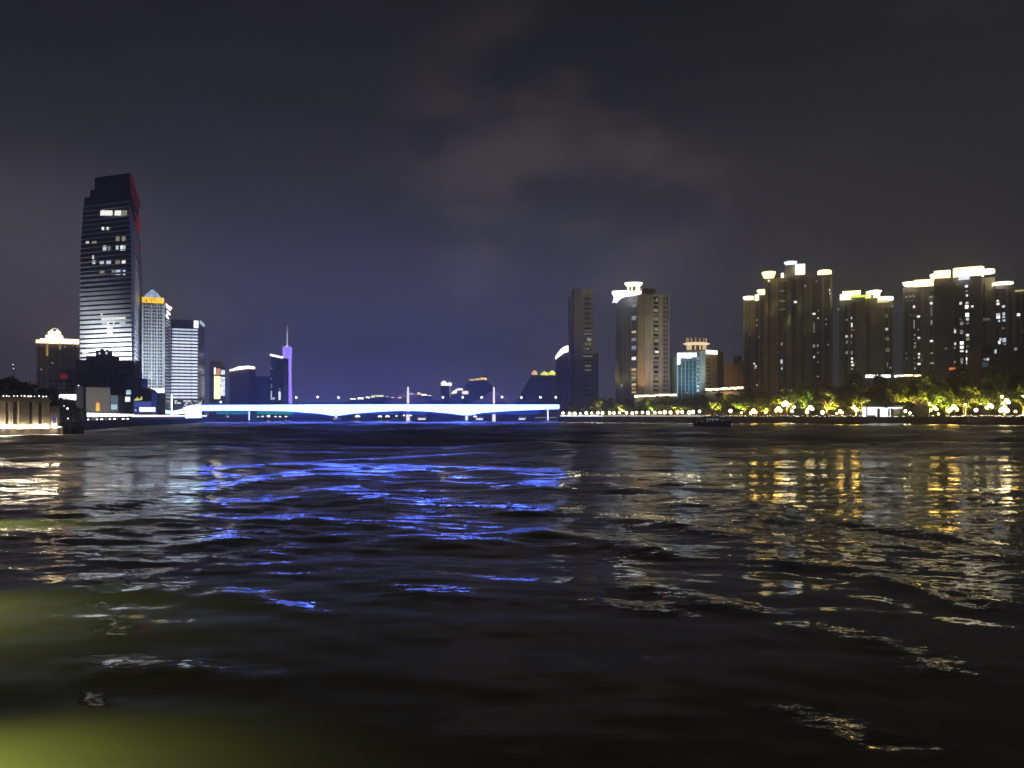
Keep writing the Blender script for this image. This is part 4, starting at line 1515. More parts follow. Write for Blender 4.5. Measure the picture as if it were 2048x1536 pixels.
apartment('blue_capped_apartment_tower', 'tallest tan apartment tower with a blue white cap between two gold canopies',
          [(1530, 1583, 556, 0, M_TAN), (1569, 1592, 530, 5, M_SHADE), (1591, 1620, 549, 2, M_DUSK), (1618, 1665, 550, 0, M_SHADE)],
          [(1558, 4.5, 566, 770, 0), (1566.5, 6, 566, 770, 0), (1536, 3.5, 570, 770, 0), (1604, 4, 560, 770, 2), (1626, 6, 560, 770, 3), (1634, 5, 560, 770, 3), (1651, 6, 560, 770, 3)],
          [(1567, 577, 3, 6, 'W'), (1588, 602, 6, 4, 'W'), (1567, 628, 6, 6, 'D'), (1566, 643, 6, 4, 'Y'), (1567, 651, 6, 4, 'D'), (1566, 659, 7, 4, 'W'), (1567, 665, 6, 5, 'D'), (1567, 672, 6, 5, 'S'),
           (1562, 685, 3, 6, 'D'), (1567, 682, 6, 4, 'D'), (1566, 690, 6, 4, 'S'), (1566, 714, 7, 4, 'H'), (1561, 719, 4, 8, 'B'), (1567, 722, 6, 5, 'B'), (1566, 730, 7, 4, 'H'), (1562, 735, 3, 4, 'B'), (1569, 744, 5, 7, 'B'), (1569, 738, 4, 4, 'D'),
           (1536, 560, 3.5, 3.5, 'W'), (1631, 561, 3, 3, 'D'), (1658, 578, 3, 4, 'W'), (1659, 585, 3, 4, 'W'), (1625, 626, 6, 3.5, 'W'), (1635, 620, 3, 3, 'D'), (1635, 635, 2.5, 2.5, 'W'), (1609, 570, 3, 4, 'D'),
           (1626, 645, 4, 20, 'S'), (1626, 688, 4, 7, 'D'), (1634, 688, 3, 6, 'D'), (1627, 712, 2.5, 4, 'W'), (1655, 688, 2.5, 3, 'D'), (1559, 580, 10, 4, 'S'), (1559, 600, 10, 4, 'S'), (1559, 617, 12, 3, 'S')] + random_lit((1634, 1651, 1604), 590, 760, 9.5, .10, 'SSD', rr=rl),
          [('bowl', 1523, 1552, 543.5, 554, 0, E_CAP), ('box', 1562, 1567.5, 547, 554, 0, E_CAPW), ('bowl', 1567.5, 1595, 523, 529, 5, E_CAPB), ('box', 1590.5, 1610, 529, 549, 3, E_CAPW), ('disc', 1635, 1663, 540.5, 548.5, 0, E_CAP)],
          470.0, 1590, ribs=[(1534, 1.5, 0), (1545, 2, 0), (1552, 1.6, 0), (1579, 3, 0), (1595, 2, 2), (1612, 3, 2), (1621, 2, 3), (1645, 2, 3), (1660, 2, 3)])
# second cluster
apartment('green_lit_apartment_tower', 'shorter olive apartment tower with yellow green lit rooftops',
          [(1678, 1702, 600, 2, M_OLIVE), (1700, 1730, 594, 0, M_OLIVE), (1727, 1757, 596, 4, M_OLIVE), (1754, 1787, 604, 1, M_OLIVE)],
          [(1690, 4, 612, 760, 0), (1699, 4, 612, 760, 1), (1706, 4, 606, 760, 1), (1735, 4, 606, 760, 2), (1770, 5, 618, 760, 3), (1779, 4, 618, 760, 3)],
          [(1699, 634, 5, 4, 'W'), (1692, 638, 3, 3, 'D'), (1700, 646, 5, 8, 'W'), (1702, 658, 4, 4, 'S'), (1691, 671, 4, 4, 'W'), (1699, 669, 5, 6, 'Y'), (1692, 681, 3, 6, 'D'), (1700, 682, 3, 6, 'D'), (1692, 702, 4, 6, 'D'), (1700, 702, 5, 7, 'D'),
           (1702, 715, 4, 4, 'W'), (1702, 722, 4, 4, 'W'), (1700, 729, 8, 3, 'W'), (1702, 736, 4, 4, 'D'), (1771, 628, 4, 8, 'S'), (1771, 656, 5, 5, 'B'), (1771, 674, 7, 8, 'S'), (1771, 696, 8, 8, 'S'), (1773, 724, 3, 10, 'S'), (1784, 609, 2, 5, 'D'), (1675, 616, 3, 4, 'D')] + random_lit((1690, 1706, 1735, 1779), 620, 755, 9.5, .10, 'SSD', rr=rl),
          [('box', 1680, 1702, 589, 599, 2, E_CAPW), ('box', 1685, 1721.5, 582.5, 587, 1, E_CAP), ('box', 1703, 1735, 591, 595, 0, emat('green_wash_roof', (.75, .80, .12), 1.6)), ('box', 1732, 1742, 583.5, 594, 4, E_CAP), ('bowl', 1736, 1764, 581, 586, 3, E_CAPW), ('box', 1746, 1760, 588, 592, 5, E_CAP), ('disc', 1754.5, 1787, 593.5, 599, 0, E_CAPW), ('box', 1755, 1778, 601, 604.5, 0, emat('gold_small', (.9, .75, .35), 1.2))],
          455.0, 1732, ribs=[(1679.5, 1.6, 0), (1696, 1.4, 0), (1722, 2, 1), (1728, 1.5, 2), (1739, 10, 2), (1755, 1.6, 3), (1766, 1.4, 3)])
# third cluster
apartment('slanted_canopy_apartment_tower', 'dim apartment tower with a slanting gold canopy and scattered window lights',
          [(1805, 1873, 574, 2, M_DUSK)],
          [(1811, 4, 586, 760, 0), (1820, 4, 586, 760, 0), (1827, 4, 586, 760, 0), (1835, 4, 586, 760, 0), (1860, 5, 586, 760, 0)],
          [(1826, 611, 4, 5, 'W'), (1834, 631, 6, 4, 'W'), (1827, 640, 2.5, 18, 'D'), (1860, 604, 5, 5, 'W'), (1861, 612, 4, 20, 'S'), (1861, 640, 4, 10, 'D'), (1828, 668, 3, 4, 'D'), (1835, 674, 5, 4, 'W'), (1828, 684, 4, 4, 'D'), (1828, 691, 4, 4, 'D'), (1860, 680, 6, 4, 'W'), (1836, 706, 4, 4, 'W'), (1836, 713, 3.5, 3.5, 'W'), (1861, 704, 5, 4, 'D'), (1835, 726, 6, 4, 'W'), (1860, 724, 8, 4, 'D'), (1828, 735, 4, 4, 'D'), (1842, 718, 4, 5, 'S'),
           (1811, 592, 4, 4, 'D'), (1819, 591, 4, 4, 'D'), (1826, 589, 3, 6, 'D'), (1812, 600, 3, 4, 'S'), (1821, 600, 5, 3, 'S'), (1858, 592, 8, 4, 'D'), (1858, 598, 8, 3, 'S')] + random_lit((1811, 1820, 1827, 1835, 1860), 620, 755, 9.5, .10, 'SSSD', rr=rl),
          [('bowl', 1804, 1836, 564, 570.5, 1, E_CAPW), ('box', 1828, 1867, 560, 573, 4, E_CAP)],
          440.0, 1838, ribs=[(1806, 2, 0), (1845, 2, 0), (1869, 3, 0)])
apartment('tall_dark_apartment_tower', 'tall dark apartment tower with long gold roof canopies and bright stacked windows',
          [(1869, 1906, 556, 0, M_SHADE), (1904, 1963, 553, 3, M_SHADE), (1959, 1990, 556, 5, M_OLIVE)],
          [(1908, 4, 572, 760, 1), (1919, 6, 572, 760, 1), (1930, 7, 572, 760, 1), (1941, 4, 572, 760, 1), (1966, 4, 572, 760, 2)],
          [(1930, 570, 6, 5, 'W'), (1931, 581, 5, 3, 'D'), (1932, 589, 4, 4, 'W'), (1931, 604, 6, 3, 'W'), (1930, 610, 7, 7, 'H'), (1942, 611, 5, 4, 'W'), (1919, 604, 5, 5, 'W'), (1931, 626, 7, 8, 'H'), (1932, 636, 6, 5, 'B'), (1932, 643, 6, 6, 'S'), (1920, 644, 7, 6, 'D'), (1908, 660, 4, 6, 'W'), (1920, 660, 6, 8, 'D'), (1932, 668, 6, 5, 'W'), (1932, 675, 7, 6, 'D'), (1920, 683, 7, 6, 'H'), (1920, 692, 7, 5, 'H'), (1932, 690, 6, 5, 'S'), (1920, 700, 7, 4, 'W'), (1932, 700, 7, 5, 'H'), (1909, 685, 3, 5, 'W'), (1932, 708, 5, 5, 'S'), (1932, 715, 6, 6, 'H'), (1921, 716, 5, 8, 'D'), (1922, 724, 4, 4, 'D'), (1889, 695, 8, 4, 'S'), (1966, 636, 14, 5, 'S'), (1932, 723, 7, 6, 'B')] + random_lit((1908, 1919, 1941, 1966), 580, 755, 9.5, .12, 'SSD', rr=rl),
          [('box', 1868, 1901, 542, 556, 0, E_CAP), ('bowl', 1859, 1872, 549, 554, 0, E_CAPW), ('box', 1906, 1968, 536, 551, 3, E_CAPW), ('box', 1910, 1964, 534.8, 538, 1, E_CAP), ('disc', 1962, 1990, 538.5, 545, 5, E_CAPW), ('box', 1917, 1939, 553, 558.5, 2, emat('white_roof_panel', (.85, .9, 1), 1.3))],
          430.0, 1925, ribs=[(1873, 3, 0), (1884, 5, 0), (1895, 3, 0), (1905.5, 1.8, 1), (1948, 3, 1), (1961, 2, 2), (1971, 1.5, 2)])
apartment('edge_apartment_tower', 'apartment tower with a white canopy and blue lit windows near the picture edge',
          [(1986, 2030, 570, 0, M_DUSK)],
          [(1991, 6, 580, 700, 0), (2004, 6, 580, 700, 0), (2018, 5, 580, 700, 0)],
          [(1993, 600, 5, 3, 'W'), (1993, 605, 6, 5, 'W'), (2004, 611, 6, 4, 'W'), (1992, 627, 8, 5, 'B'), (1993, 632, 7, 5, 'H'), (2005, 625, 5, 6, 'B'), (2005, 632, 5, 4, 'B'), (1996, 640, 4, 4, 'B'), (2005, 639, 6, 4, 'B'), (1999, 676, 4, 6, 'B'), (2005, 676, 8, 8, 'B'), (1996, 682, 5, 6, 'W'), (2007, 688, 5, 3, 'W'), (2004, 654, 5, 4, 'S')],
          [('disc', 1984, 2027, 564, 570, 0, E_CAPW), ('box', 1992, 2008, 573.5, 577, 0, E_WIN_D)],
          425.0, 2008, ribs=[(1987, 1.5, 0), (2012, 2, 0), (2026, 2, 0)])
apartment('border_apartment_tower', 'olive apartment tower cut by the picture edge with a faint gold roof line',
          [(2028, 2092, 581, 3, M_OLIVE)],
          [(2034, 5, 592, 700, 0), (2044, 5, 592, 700, 0), (2054, 5, 592, 700, 0)],
          [(2034, 627, 6, 5, 'H'), (2045, 660, 4, 4, 'S')],
          [('box', 2027, 2094, 579, 581.5, 3, emat('gold_faint', (.8, .7, .25), .8))],
          425.0, 2050, ribs=[(2030, 1.5, 0), (2040.5, 1.5, 0)])


def low_buildings():
    t = thing('low_brick_block', 'low red brown block with a few violet windows under the edge towers', 'building', (*W(2010, 400), RBZ))
    fp = footprint(1963, 2110, 400, 16, 396)
    f = Face(fp[0], fp[1])
    MB().prism(fp, RBZ, ZZ(690, 400)).build('wall', mat('red_brown', (.20, .145, .125), .85), t)
    mb = MB()
    f.box(mb, 1962, 2110, 688.5, 691, -16, .4)
    mb.build('parapet', mat('red_brown_light', (.2, .15, .12), .85), t)
    for i in range(9):
        for j in range(5):
            f.pane(t, 1968 + i * 12, 1975 + i * 12, 697 + j * 10, 702 + j * 10, MATS['black_window'], .01, .06)
    for x, y, w, h, m in ((1989, 699, 4, 8, E_WIN_B), (1967, 717, 5, 4, E_WIN_D), (1973, 716, 5, 5, E_WIN_B), (1964, 724, 12, 10, emat('blue_dim_room', (.25, .35, .5), .14, False)), (2028, 695, 6, 6, E_WIN_D)):
        f.pane(t, x, x + w, y, y + h, m, .07, .13)
    # dim orange block by the teal hotel
    t = thing('orange_block', 'dim orange lit low block right of the teal hotel', 'building', (*W(1465, 470), RBZ))
    fp = footprint(1447, 1474, 470, 14)
    f = Face(fp[0], fp[1])
    MB().prism(fp, RBZ, ZZ(728, 470)).build('wall', mat('ochre_render', (.30, .17, .07), .85), t)
    MB().prism(footprint(1474.3, 1488, 468, 14), RBZ, ZZ(722, 468)).build('side_wing', mat('umber_render', (.16, .10, .07), .85), t)
    for i in range(4):
        mb = MB()
        f.box(mb, 1448 + i * 7, 1449.5 + i * 7, 731, 776, .01, .3)
        mb.build('rib', MATS['umber_render'], t)
    p = W(1455, 455)
    spot(t, (p[0], p[1], RBZ + 14), (*W(1460, 470), RBZ + 20), 3000, (1, .62, .25), 110, 1)
    t = thing('roof_tank_block', 'small black rooftop block behind the orange building', 'building', (*W(1475, 520), RBZ))
    MB().prism(footprint(1467, 1484, 520, 8), RBZ, ZZ(711, 520)).build('wall', mat('soot_render', (.03, .03, .032), .85), t)
    g = Face(W(1467, 520), W(1484, 520))
    for x in (1469, 1474, 1479):
        g.pane(t, x, x + 1.6, 714, 715.5, E_WIN_D, .02, .1)
    # glowing podium strips behind the tree tops
    for k, (x0, x1, y0, y1, D, label, m) in enumerate((
            (1736, 1781, 749.5, 755, 415, 'flat white lit canopy above the dark trees', E_WHITE),
            (1794, 1808, 750, 754.5, 410, 'short white canopy light between tree tops, beside the flat canopy', E_WHITE),
            (1808, 1826, 749, 752, 410, 'thin gold canopy light between tree tops', E_CAP),
            (1998, 2014, 741, 745, 400, 'short slanted white canopy light under the low red brown block', E_WHITE),
            (1834, 1842, 749.5, 752.5, 409, 'tiny gold lamp box over the tree tops', E_CAP),
            (2026, 2032, 742.5, 745, 400, 'tiny white lamp box near the picture edge', E_WHITE),
            (1905, 1912, 735, 739.5, 400, 'small red lit sign over the dark trees', emat('red_sign', (1, .22, .08), 1.0)))):
        a, b = W(x0, D), W(x1, D)
        f = Face(a, b)
        t = thing('lit_canopy', label, 'canopy', (*f.p(f.L / 2, 0), RBZ))
        mb = MB()
        f.box(mb, x0, x1, y0, y1, -3, 0)
        mb.build('light_box', m, t)
        mb = MB()
        f.box(mb, x0 - .6, x1 + .6, y0 - .8, y0 - .05, -3.2, .2)
        mb.build('roof', M_METAL, t)
        for u in (f.L * .15, f.L * .85):
            c = f.p(u, -1.5)
            MB().tube((c[0], c[1], RBZ), (c[0], c[1], f.z(y1, u)), .15).build('post', M_METAL, t)
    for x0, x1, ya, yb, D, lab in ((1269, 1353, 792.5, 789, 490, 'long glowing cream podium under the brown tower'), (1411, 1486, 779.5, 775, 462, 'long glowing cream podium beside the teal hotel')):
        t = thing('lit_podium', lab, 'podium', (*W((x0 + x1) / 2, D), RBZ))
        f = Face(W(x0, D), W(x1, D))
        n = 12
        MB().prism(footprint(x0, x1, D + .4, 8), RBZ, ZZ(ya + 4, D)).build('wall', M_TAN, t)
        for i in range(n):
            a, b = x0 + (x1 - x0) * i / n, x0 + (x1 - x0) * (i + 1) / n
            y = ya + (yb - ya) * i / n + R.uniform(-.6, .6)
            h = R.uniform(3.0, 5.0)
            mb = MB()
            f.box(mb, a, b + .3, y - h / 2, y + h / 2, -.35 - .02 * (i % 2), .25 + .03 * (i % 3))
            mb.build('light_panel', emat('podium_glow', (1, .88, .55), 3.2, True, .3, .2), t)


low_buildings()


def curved_roof_block():
    D = 560.0
    X = lambda px: (px - 1024) / FPX * D
    Z = lambda py: ZZ(py, D)
    t = thing('curved_roof_block', 'slate block with a curved white glowing roof beside the dark slab tower', 'building', (X(1126), D, RBZ))
    M_SL = mat('slate_blue', (.36, .36, .42), .8)
    MB().sheet([(X(1113), RBZ), (X(1140), RBZ), (X(1140), Z(703)), (X(1128), Z(706)), (X(1120), Z(712)), (X(1113), Z(717))], D, D + 16).build('wall', M_SL, t)
    top = [(1113, 717), (1113.2, 710), (1119, 701), (1126, 694.5), (1133, 691.5), (1139.5, 691), (1139.5, 701.5), (1130, 704), (1123, 708.5), (1117, 714)]
    MB().sheet([(X(a), Z(b)) for a, b in top], D - .5, D + 15).build('roof', emat('curved_roof_glow', (1, 1, 1), 2.6), t)
    f = Face(W(1113, D), W(1140, D))
    for x in (1117, 1122, 1127, 1132, 1137):
        mb = MB()
        f.box(mb, x, x + 1.4, 718, 806, .01, .4)
        mb.build('rib', M_SL, t)
    # dark slab tower
    D = 540.0
    t = thing('dark_slab_tower', 'nearly black slender tower of joined slabs with one arched top', 'tower', (*W(1168, D), RBZ))
    M1, M2 = mat('slab_black', (.20, .20, .24), .7), mat('slab_slate', (.26, .26, .30), .7)
    X = lambda px: (px - 1024) / FPX * D
    Z = lambda py: ZZ(py, D)
    for x0, x1, yt, o, m in ((1140, 1147, 590, 2, M2), (1147.2, 1161, 576, 0, M1), (1188.2, 1198, 705, 3, M2)):
        MB().box(X(x0), X(x1), D + o, D + o + 14, RBZ, Z(yt)).build('slab', m, t)
    arch = [(1161.2, 806), (1188, 806), (1188, 600), (1187, 590), (1184, 582), (1179, 577), (1172, 575.5), (1166, 578), (1161.2, 584)]
    MB().sheet([(X(a), Z(b)) for a, b in arch], D + 1, D + 15).build('arched_slab', M2, t)
    f = Face(W(1140, D + .2), W(1200, D + .2))
    for x0, x1, y0, y1, k in ((1167, 1182, 659.5, 661, 'S'), (1168, 1182, 666, 670, 'S'), (1174, 1182, 676, 682, 'D'), (1170, 1176, 685, 691, 'S'), (1178, 1181, 686, 691, 'D'), (1170, 1173, 695, 700, 'S'), (1175, 1178, 696, 700, 'D'), (1166, 1183, 711.5, 713, 'D'), (1170, 1182, 731, 732.5, 'D'), (1169, 1182, 739.5, 741, 'D'), (1156.5, 1159.5, 724, 727, 'D'), (1156.5, 1159.5, 730, 738, 'S')):
        f.pane(t, x0, x1, y0, y1, {'S': MATS['lit_room_faint'], 'D': E_WIN_D}[k], .02, .12)
    for x in (1143, 1150, 1154, 1164.5, 1185):
        mb = MB()
        f.box(mb, x, x + 1.2, 606, 800, .01, .5)
        mb.build('rib', M1, t)
    for j in range(20):
        f.pane(t, 1168, 1182, 596 + j * 10 + (3 if j > 6 else 0), 599 + j * 10 + (3 if j > 6 else 0), M_GLASS, .0, .012)


curved_roof_block()


def brown_tower():
    D = 500.0
    t = thing('lantern_tower', 'brown tower with a dark glass flank and a flared cream lantern on its roof', 'tower', (*W(1285, D), RBZ))
    A, B, Cc, E_ = W(1231, D + 14), W(1275, D), W(1289, D - 1), W(1338, D + 4)
    fl, fm, fr = Face(A, B), Face(B, Cc), Face(Cc, E_)
    bk = (E_[0] - 2, D + 26)
    bl = (A[0] + 4, D + 30)
    zt = ZZ(587, D)
    M_BR = mat('tower_brown', (.34, .28, .24), .8, scale=.1)
    M_COL = mat('tower_column', (.27, .20, .14), .8, scale=.1)
    M_NV = mat('navy_glass', (.12, .12, .17), .25, spec=.5)
    MB().prism([A, B, (bl[0] + 22, D + 20), bl], RBZ, ZZ(591, D)).build('glass_wing', M_NV, t)
    MB().prism([Cc, E_, bk, (Cc[0], D + 24)], RBZ, zt).build('brown_wing', M_BR, t)
    mb = MB()
    fm.box(mb, 1275, 1288.5, 590, 800, -8, .8)
    mb.build('corner_column', M_COL, t)
    # joints of the corner column
    for j in range(16):
        fm.pane(t, 1275.3, 1288.2, 600 + j * 12.5, 600.8 + j * 12.5, mat('joint_dark', (.08, .06, .045), .9), .80, .815, 'joint')
    # brown front: ribs, window bay, balconies
    for x, w, o in ((1289.5, 2.5, .5), (1294, 1.5, .35), (1299, 4, .6), (1305, 1.4, .3), (1317.5, 6, .45), (1325, 1.2, .4), (1331, 1.0, .5), (1336, 2.2, .7)):
        mb = MB()
        fr.box(mb, x, x + w, 590, 800, .01, o)
        mb.build('rib', M_BR, t)
    for j in range(22):
        y = 594 + j * 9.2
        fr.pane(t, 1307, 1316.5, y, y + 5, M_GLASS, .01, .06)
        fr.pane(t, 1306.5, 1317, y + 5.6, y + 6.8, M_BR, .01, .55, 'balcony_slab')
        fr.pane(t, 1326.5, 1330.5, y, y + 5.5, M_GLASS, .01, .06)
        fr.pane(t, 1326.3, 1335, y + 6, y + 7, M_BR, .01, .42, 'balcony_slab')
        fr.pane(t, 1332.3, 1335.3, y, y + 5.5, M_GLASS, .01, .06)
    for x0, x1, y0, y1, k in ((1312, 1315, 596, 603, 'D'), (1307, 1316, 617, 624, 'Y2'), (1306, 1316, 633.5, 635.5, 'Y2'), (1307, 1316, 639, 641, 'D'), (1309, 1316, 656, 662, 'Y2'), (1309, 1317, 678, 684, 'W2'), (1310, 1317, 701, 706, 'W'), (1309, 1316, 724, 732, 'S'), (1309, 1317, 753, 761, 'Y2'), (1308, 1318, 769, 770.5, 'D'), (1309, 1316, 736, 741, 'S')):
        fr.pane(t, x0, x1, y0, y1, {'D': E_WIN_D, 'Y2': emat('lit_room_olive', (.85, .82, .5), .30, False), 'W2': E_WIN_D, 'W': E_WIN_W, 'S': MATS['lit_room_faint']}[k], .07, .13)
    # glass flank: dark floors and the stack of lit windows by the column
    for j in range(22):
        y = 596 + j * 9.0
        mb = MB()
        fl.box(mb, 1250 if j < 8 else 1240, 1274, y, y + .9, .01, .18)
        mb.build('floor_edge', mat('navy_edge', (.10, .10, .13), .5), t)
    for x in (1231.5, 1237, 1245, 1253, 1262):
        mb = MB()
        fl.box(mb, x, x + .8, 625 + (1262 - x) * .4, 800, .01, .25)
        mb.build('mullion', mat('mullion_violet', (.16, .16, .20), .5), t)
    for y0, y1, k in ((609, 614, 'W2'), (632, 640, 'B'), (662, 666, 'Y'), (676, 682, 'D'), (692, 699, 'B'), (714, 720, 'W'), (737, 741, 'Y'), (745, 750, 'Y3'), (754, 756.5, 'Y'), (758, 761, 'Y3'), (767, 771, 'Y'), (774, 780, 'Y3'), (783, 786, 'Y')):
        fl.pane(t, 1264, 1272.5, y0, y1, {'W2': E_WIN_D, 'B': emat('lit_room_cool_dim', (.65, .8, 1), .40, False), 'Y': E_WIN_Y, 'Y3': emat('lit_room_amber_dim', (.9, .65, .22), .35, False), 'D': E_WIN_D, 'W': E_WIN_W}[k], .2, .28)
    fl.pane(t, 1242, 1246, 768, 773, E_WIN_D, .2, .26)
    # roof plant block and lantern
    mb = MB()
    fr.box(mb, 1287, 1314, 575.5, 587.5, -12, -2)
    mb.build('roof_plant', M_BR, t)
    E_L = emat('lantern_glow', (1, .93, .70), 2.2, True, .12, .2)
    c = np.array(W(1267, D + 4))
    s = D / FPX
    Z = lambda py: ZZ(py, D)
    lan = MB().lathe([(13 * s, Z(571.5)), (15.5 * s, Z(569.5)), (18.6 * s, Z(565)), (18.6 * s, Z(563.8))], c[0], c[1], 24, 1, .8).build('lantern_bowl', E_L, t)
    for k in range(8):
        q = 2 * math.pi * (k + .5) / 8
        x, y = c[0] + 11.5 * s * math.cos(q), c[1] + 9 * s * math.sin(q)
        MB().tube((x, y, Z(582)), (x, y, Z(571)), .55, k=6).build('lantern_column', E_L, t)
    MB().lathe([(8 * s, Z(582)), (8 * s, Z(572))], c[0], c[1], 16, 1, .8).build('lantern_core', mat('lantern_core', (.10, .085, .07), .8), t)
    MB().lathe([(16 * s, Z(587)), (18 * s, Z(581.5))], c[0], c[1], 24, 1.1, .8).build('lantern_base', E_L, t)
    # white sail shaped canopy on the glass wing
    X = lambda px: (px - 1024) / FPX * (D - 2)
    E_SW = emat('sail_glow', (1, .99, .95), 2.6, True)
    MB().sheet([(X(a), ZZ(b, D - 2)) for a, b in ((1226, 581.5), (1248, 580.5), (1258, 581.5), (1275, 584), (1272, 588), (1256, 589.5), (1248, 592), (1241, 597), (1236, 603), (1233, 600), (1227.5, 603), (1230, 596), (1231, 590))], D - 2, D + 6).build('roof_sail', E_SW, t)
    for x in (1230, 1237):
        fl.pane(t, x, x + 6, 589.5, 591.5, mat('sail_slot', (.1, .1, .1), .8), 1.5, 17.0, 'slot') if False else None
    # floods at the foot of the column
    p = W(1283, D - 12)
    floodlight(t, (p[0], p[1], ZZ(794, D)), (*W(1283, D), ZZ(740, D)), 16000, (1, .66, .22), 60, 1)
    p = W(1315, D - 30)
    floodlight(t, (p[0], p[1], ZZ(793, D)), (*W(1312, D), ZZ(690, D)), 42000, (1, .86, .72), 100, 1)


brown_tower()


def teal_hotel():
    D = 480.0
    t = thing('pavilion_roof_hotel', 'teal glass and cream hotel with a columned pavilion on its white lit roof', 'hotel', (*W(1400, D), RBZ))
    A, B, Cc, E_ = W(1354, D + 8), W(1394, D), W(1411, D - 2), W(1434, D + 4)
    G = W(1447, D + 22)
    fl, fm, fr, fs = Face(A, B), Face(B, Cc), Face(Cc, E_), Face(E_, G)
    back = [G, (A[0] + 12, D + 34), (A[0], D + 28)]
    zt = ZZ(708, D)
    MB().prism([A, B, Cc, E_] + back, RBZ, zt).build('wall', mat('teal_wall', (.13, .22, .25), .5), t)
    # glass grid
    M_FR = mat('teal_frame', (.28, .40, .44), .5)
    for j in range(9):
        for i in range(5):
            y = 722 + j * 8.2
            fl.pane(t, 1357 + i * 7.4, 1363.2 + i * 7.4, y, y + 6.2, mat('teal_pane', (.05, .12, .15), .25, spec=.5), .01, .07)
    for i in range(6):
        mb = MB()
        fl.box(mb, 1355.2 + i * 7.4, 1356.4 + i * 7.4, 722, 796, .01, .22)
        mb.build('mullion', M_FR, t)
    E_T = emat('hotel_top_glow', (.92, .97, 1), 2.3, True, .1, .2)  # floodlit fascia bands, drawn as if they glow themselves
    for x0, x1, y1 in ((1355, 1361, 729), (1361.4, 1372, 716), (1372.4, 1384, 716.5), (1384.4, 1393.5, 714)):
        fl.pane(t, x0, x1, 705.5, y1, E_T, .25, .5, 'lit_fascia')
    mb = MB()
    fl.box(mb, 1354.6, 1356.2, 729, 794, .25, .5)
    mb.build('corner_light', emat('corner_teal', (.35, .6, .75), .8), t)
    for j in range(9):
        fm.pane(t, 1393.6, 1398.6, 714 + j * 8, 719.5 + j * 8, R.choice((E_WIN_B, E_WIN_D, emat('blue_room', (.55, .75, 1), .5, False))), .02, .12)
    fm.pane(t, 1399.5, 1410.5, 702, 793, mat('pale_teal_wall', (.42, .50, .48), .7), .005, .2, 'corner_panel')
    M_CW = mat('cream_wall', (.55, .45, .32), .8)
    fr.pane(t, 1411.3, 1433.7, 706, 794, M_CW, .005, .15, 'cream_panel')
    for j in range(9):
        fr.pane(t, 1413, 1421, 717 + j * 8, 720.5 + j * 8, mat('cream_window', (.15, .11, .07), .5), .16, .2)
        fr.pane(t, 1424, 1432, 717 + j * 8, 719.5 + j * 8, mat('cream_window_faint', (.38, .30, .21), .5), .16, .2)
    fr.pane(t, 1411, 1434, 700.5, 708.5, emat('hotel_right_glow', (1, .93, .72), 2.2), .17, .5, 'lit_fascia')
    fs.pane(t, 1435, 1446, 702, 790, mat('drab_wall', (.20, .18, .11), .8), .005, .15, 'side_panel')
    # roof pavilion
    s = D / FPX
    c = W(1393, D + 12)
    Z = lambda py: ZZ(py, D)
    M_RP = mat('pavilion_cream', (.62, .48, .33), .7)
    E_RP = emat('pavilion_glow', (1, .72, .42), .85, True, .2, .2)
    MB().lathe([(22 * s, zt - .2), (22 * s, Z(697))], c[0], c[1], 24, 1, .6).build('pavilion_base', M_RP, t)
    for k in range(12):
        q = 2 * math.pi * (k + .5) / 12
        x, y = c[0] + 18.5 * s * math.cos(q), c[1] + 11 * s * math.sin(q)
        MB().tube((x, y, Z(698)), (x, y, Z(687)), .5, k=8).build('pavilion_column', E_RP, t)
    MB().lathe([(12 * s, Z(698)), (12 * s, Z(687))], c[0], c[1], 16, 1, .6).build('pavilion_core', mat('pavilion_core', (.12, .06, .04), .8), t)
    MB().lathe([(20 * s, Z(687.2)), (28.5 * s, Z(684.2)), (20.5 * s, Z(681.5))], c[0], c[1], 24, 1, .6).build('pavilion_roof', emat('pavilion_roof_glow', (1, .78, .48), 1.2), t)
    MB().lathe([(20 * s, Z(681.6)), (20 * s, Z(674))], c[0], c[1], 24, 1, .6).build('pavilion_drum', mat('drum_brick', (.40, .22, .14), .8), t)
    for k in range(14):
        q = 2 * math.pi * k / 14
        x, y = c[0] + 20.3 * s * math.cos(q), c[1] + 12.3 * s * math.sin(q)
        MB().tube((x, y, Z(681.5)), (x, y, Z(672.5)), .22, k=5).build('drum_post', emat('drum_post_glow', (1, .62, .40), .7), t)
    MB().tube((*W(1435, D + 10), zt), (*W(1435, D + 10), Z(676)), .15).build('antenna', M_METAL, t)
    p = W(1422, D - 14)
    floodlight(t, (p[0], p[1], ZZ(788, D)), (*W(1423, D), ZZ(735, D)), 60000, (1, .80, .50), 100, 1)
    p = W(1375, D - 14)
    floodlight(t, (p[0], p[1], ZZ(786, D)), (*W(1372, D), ZZ(745, D)), 26000, (.6, .85, 1), 110, 1)


teal_hotel()

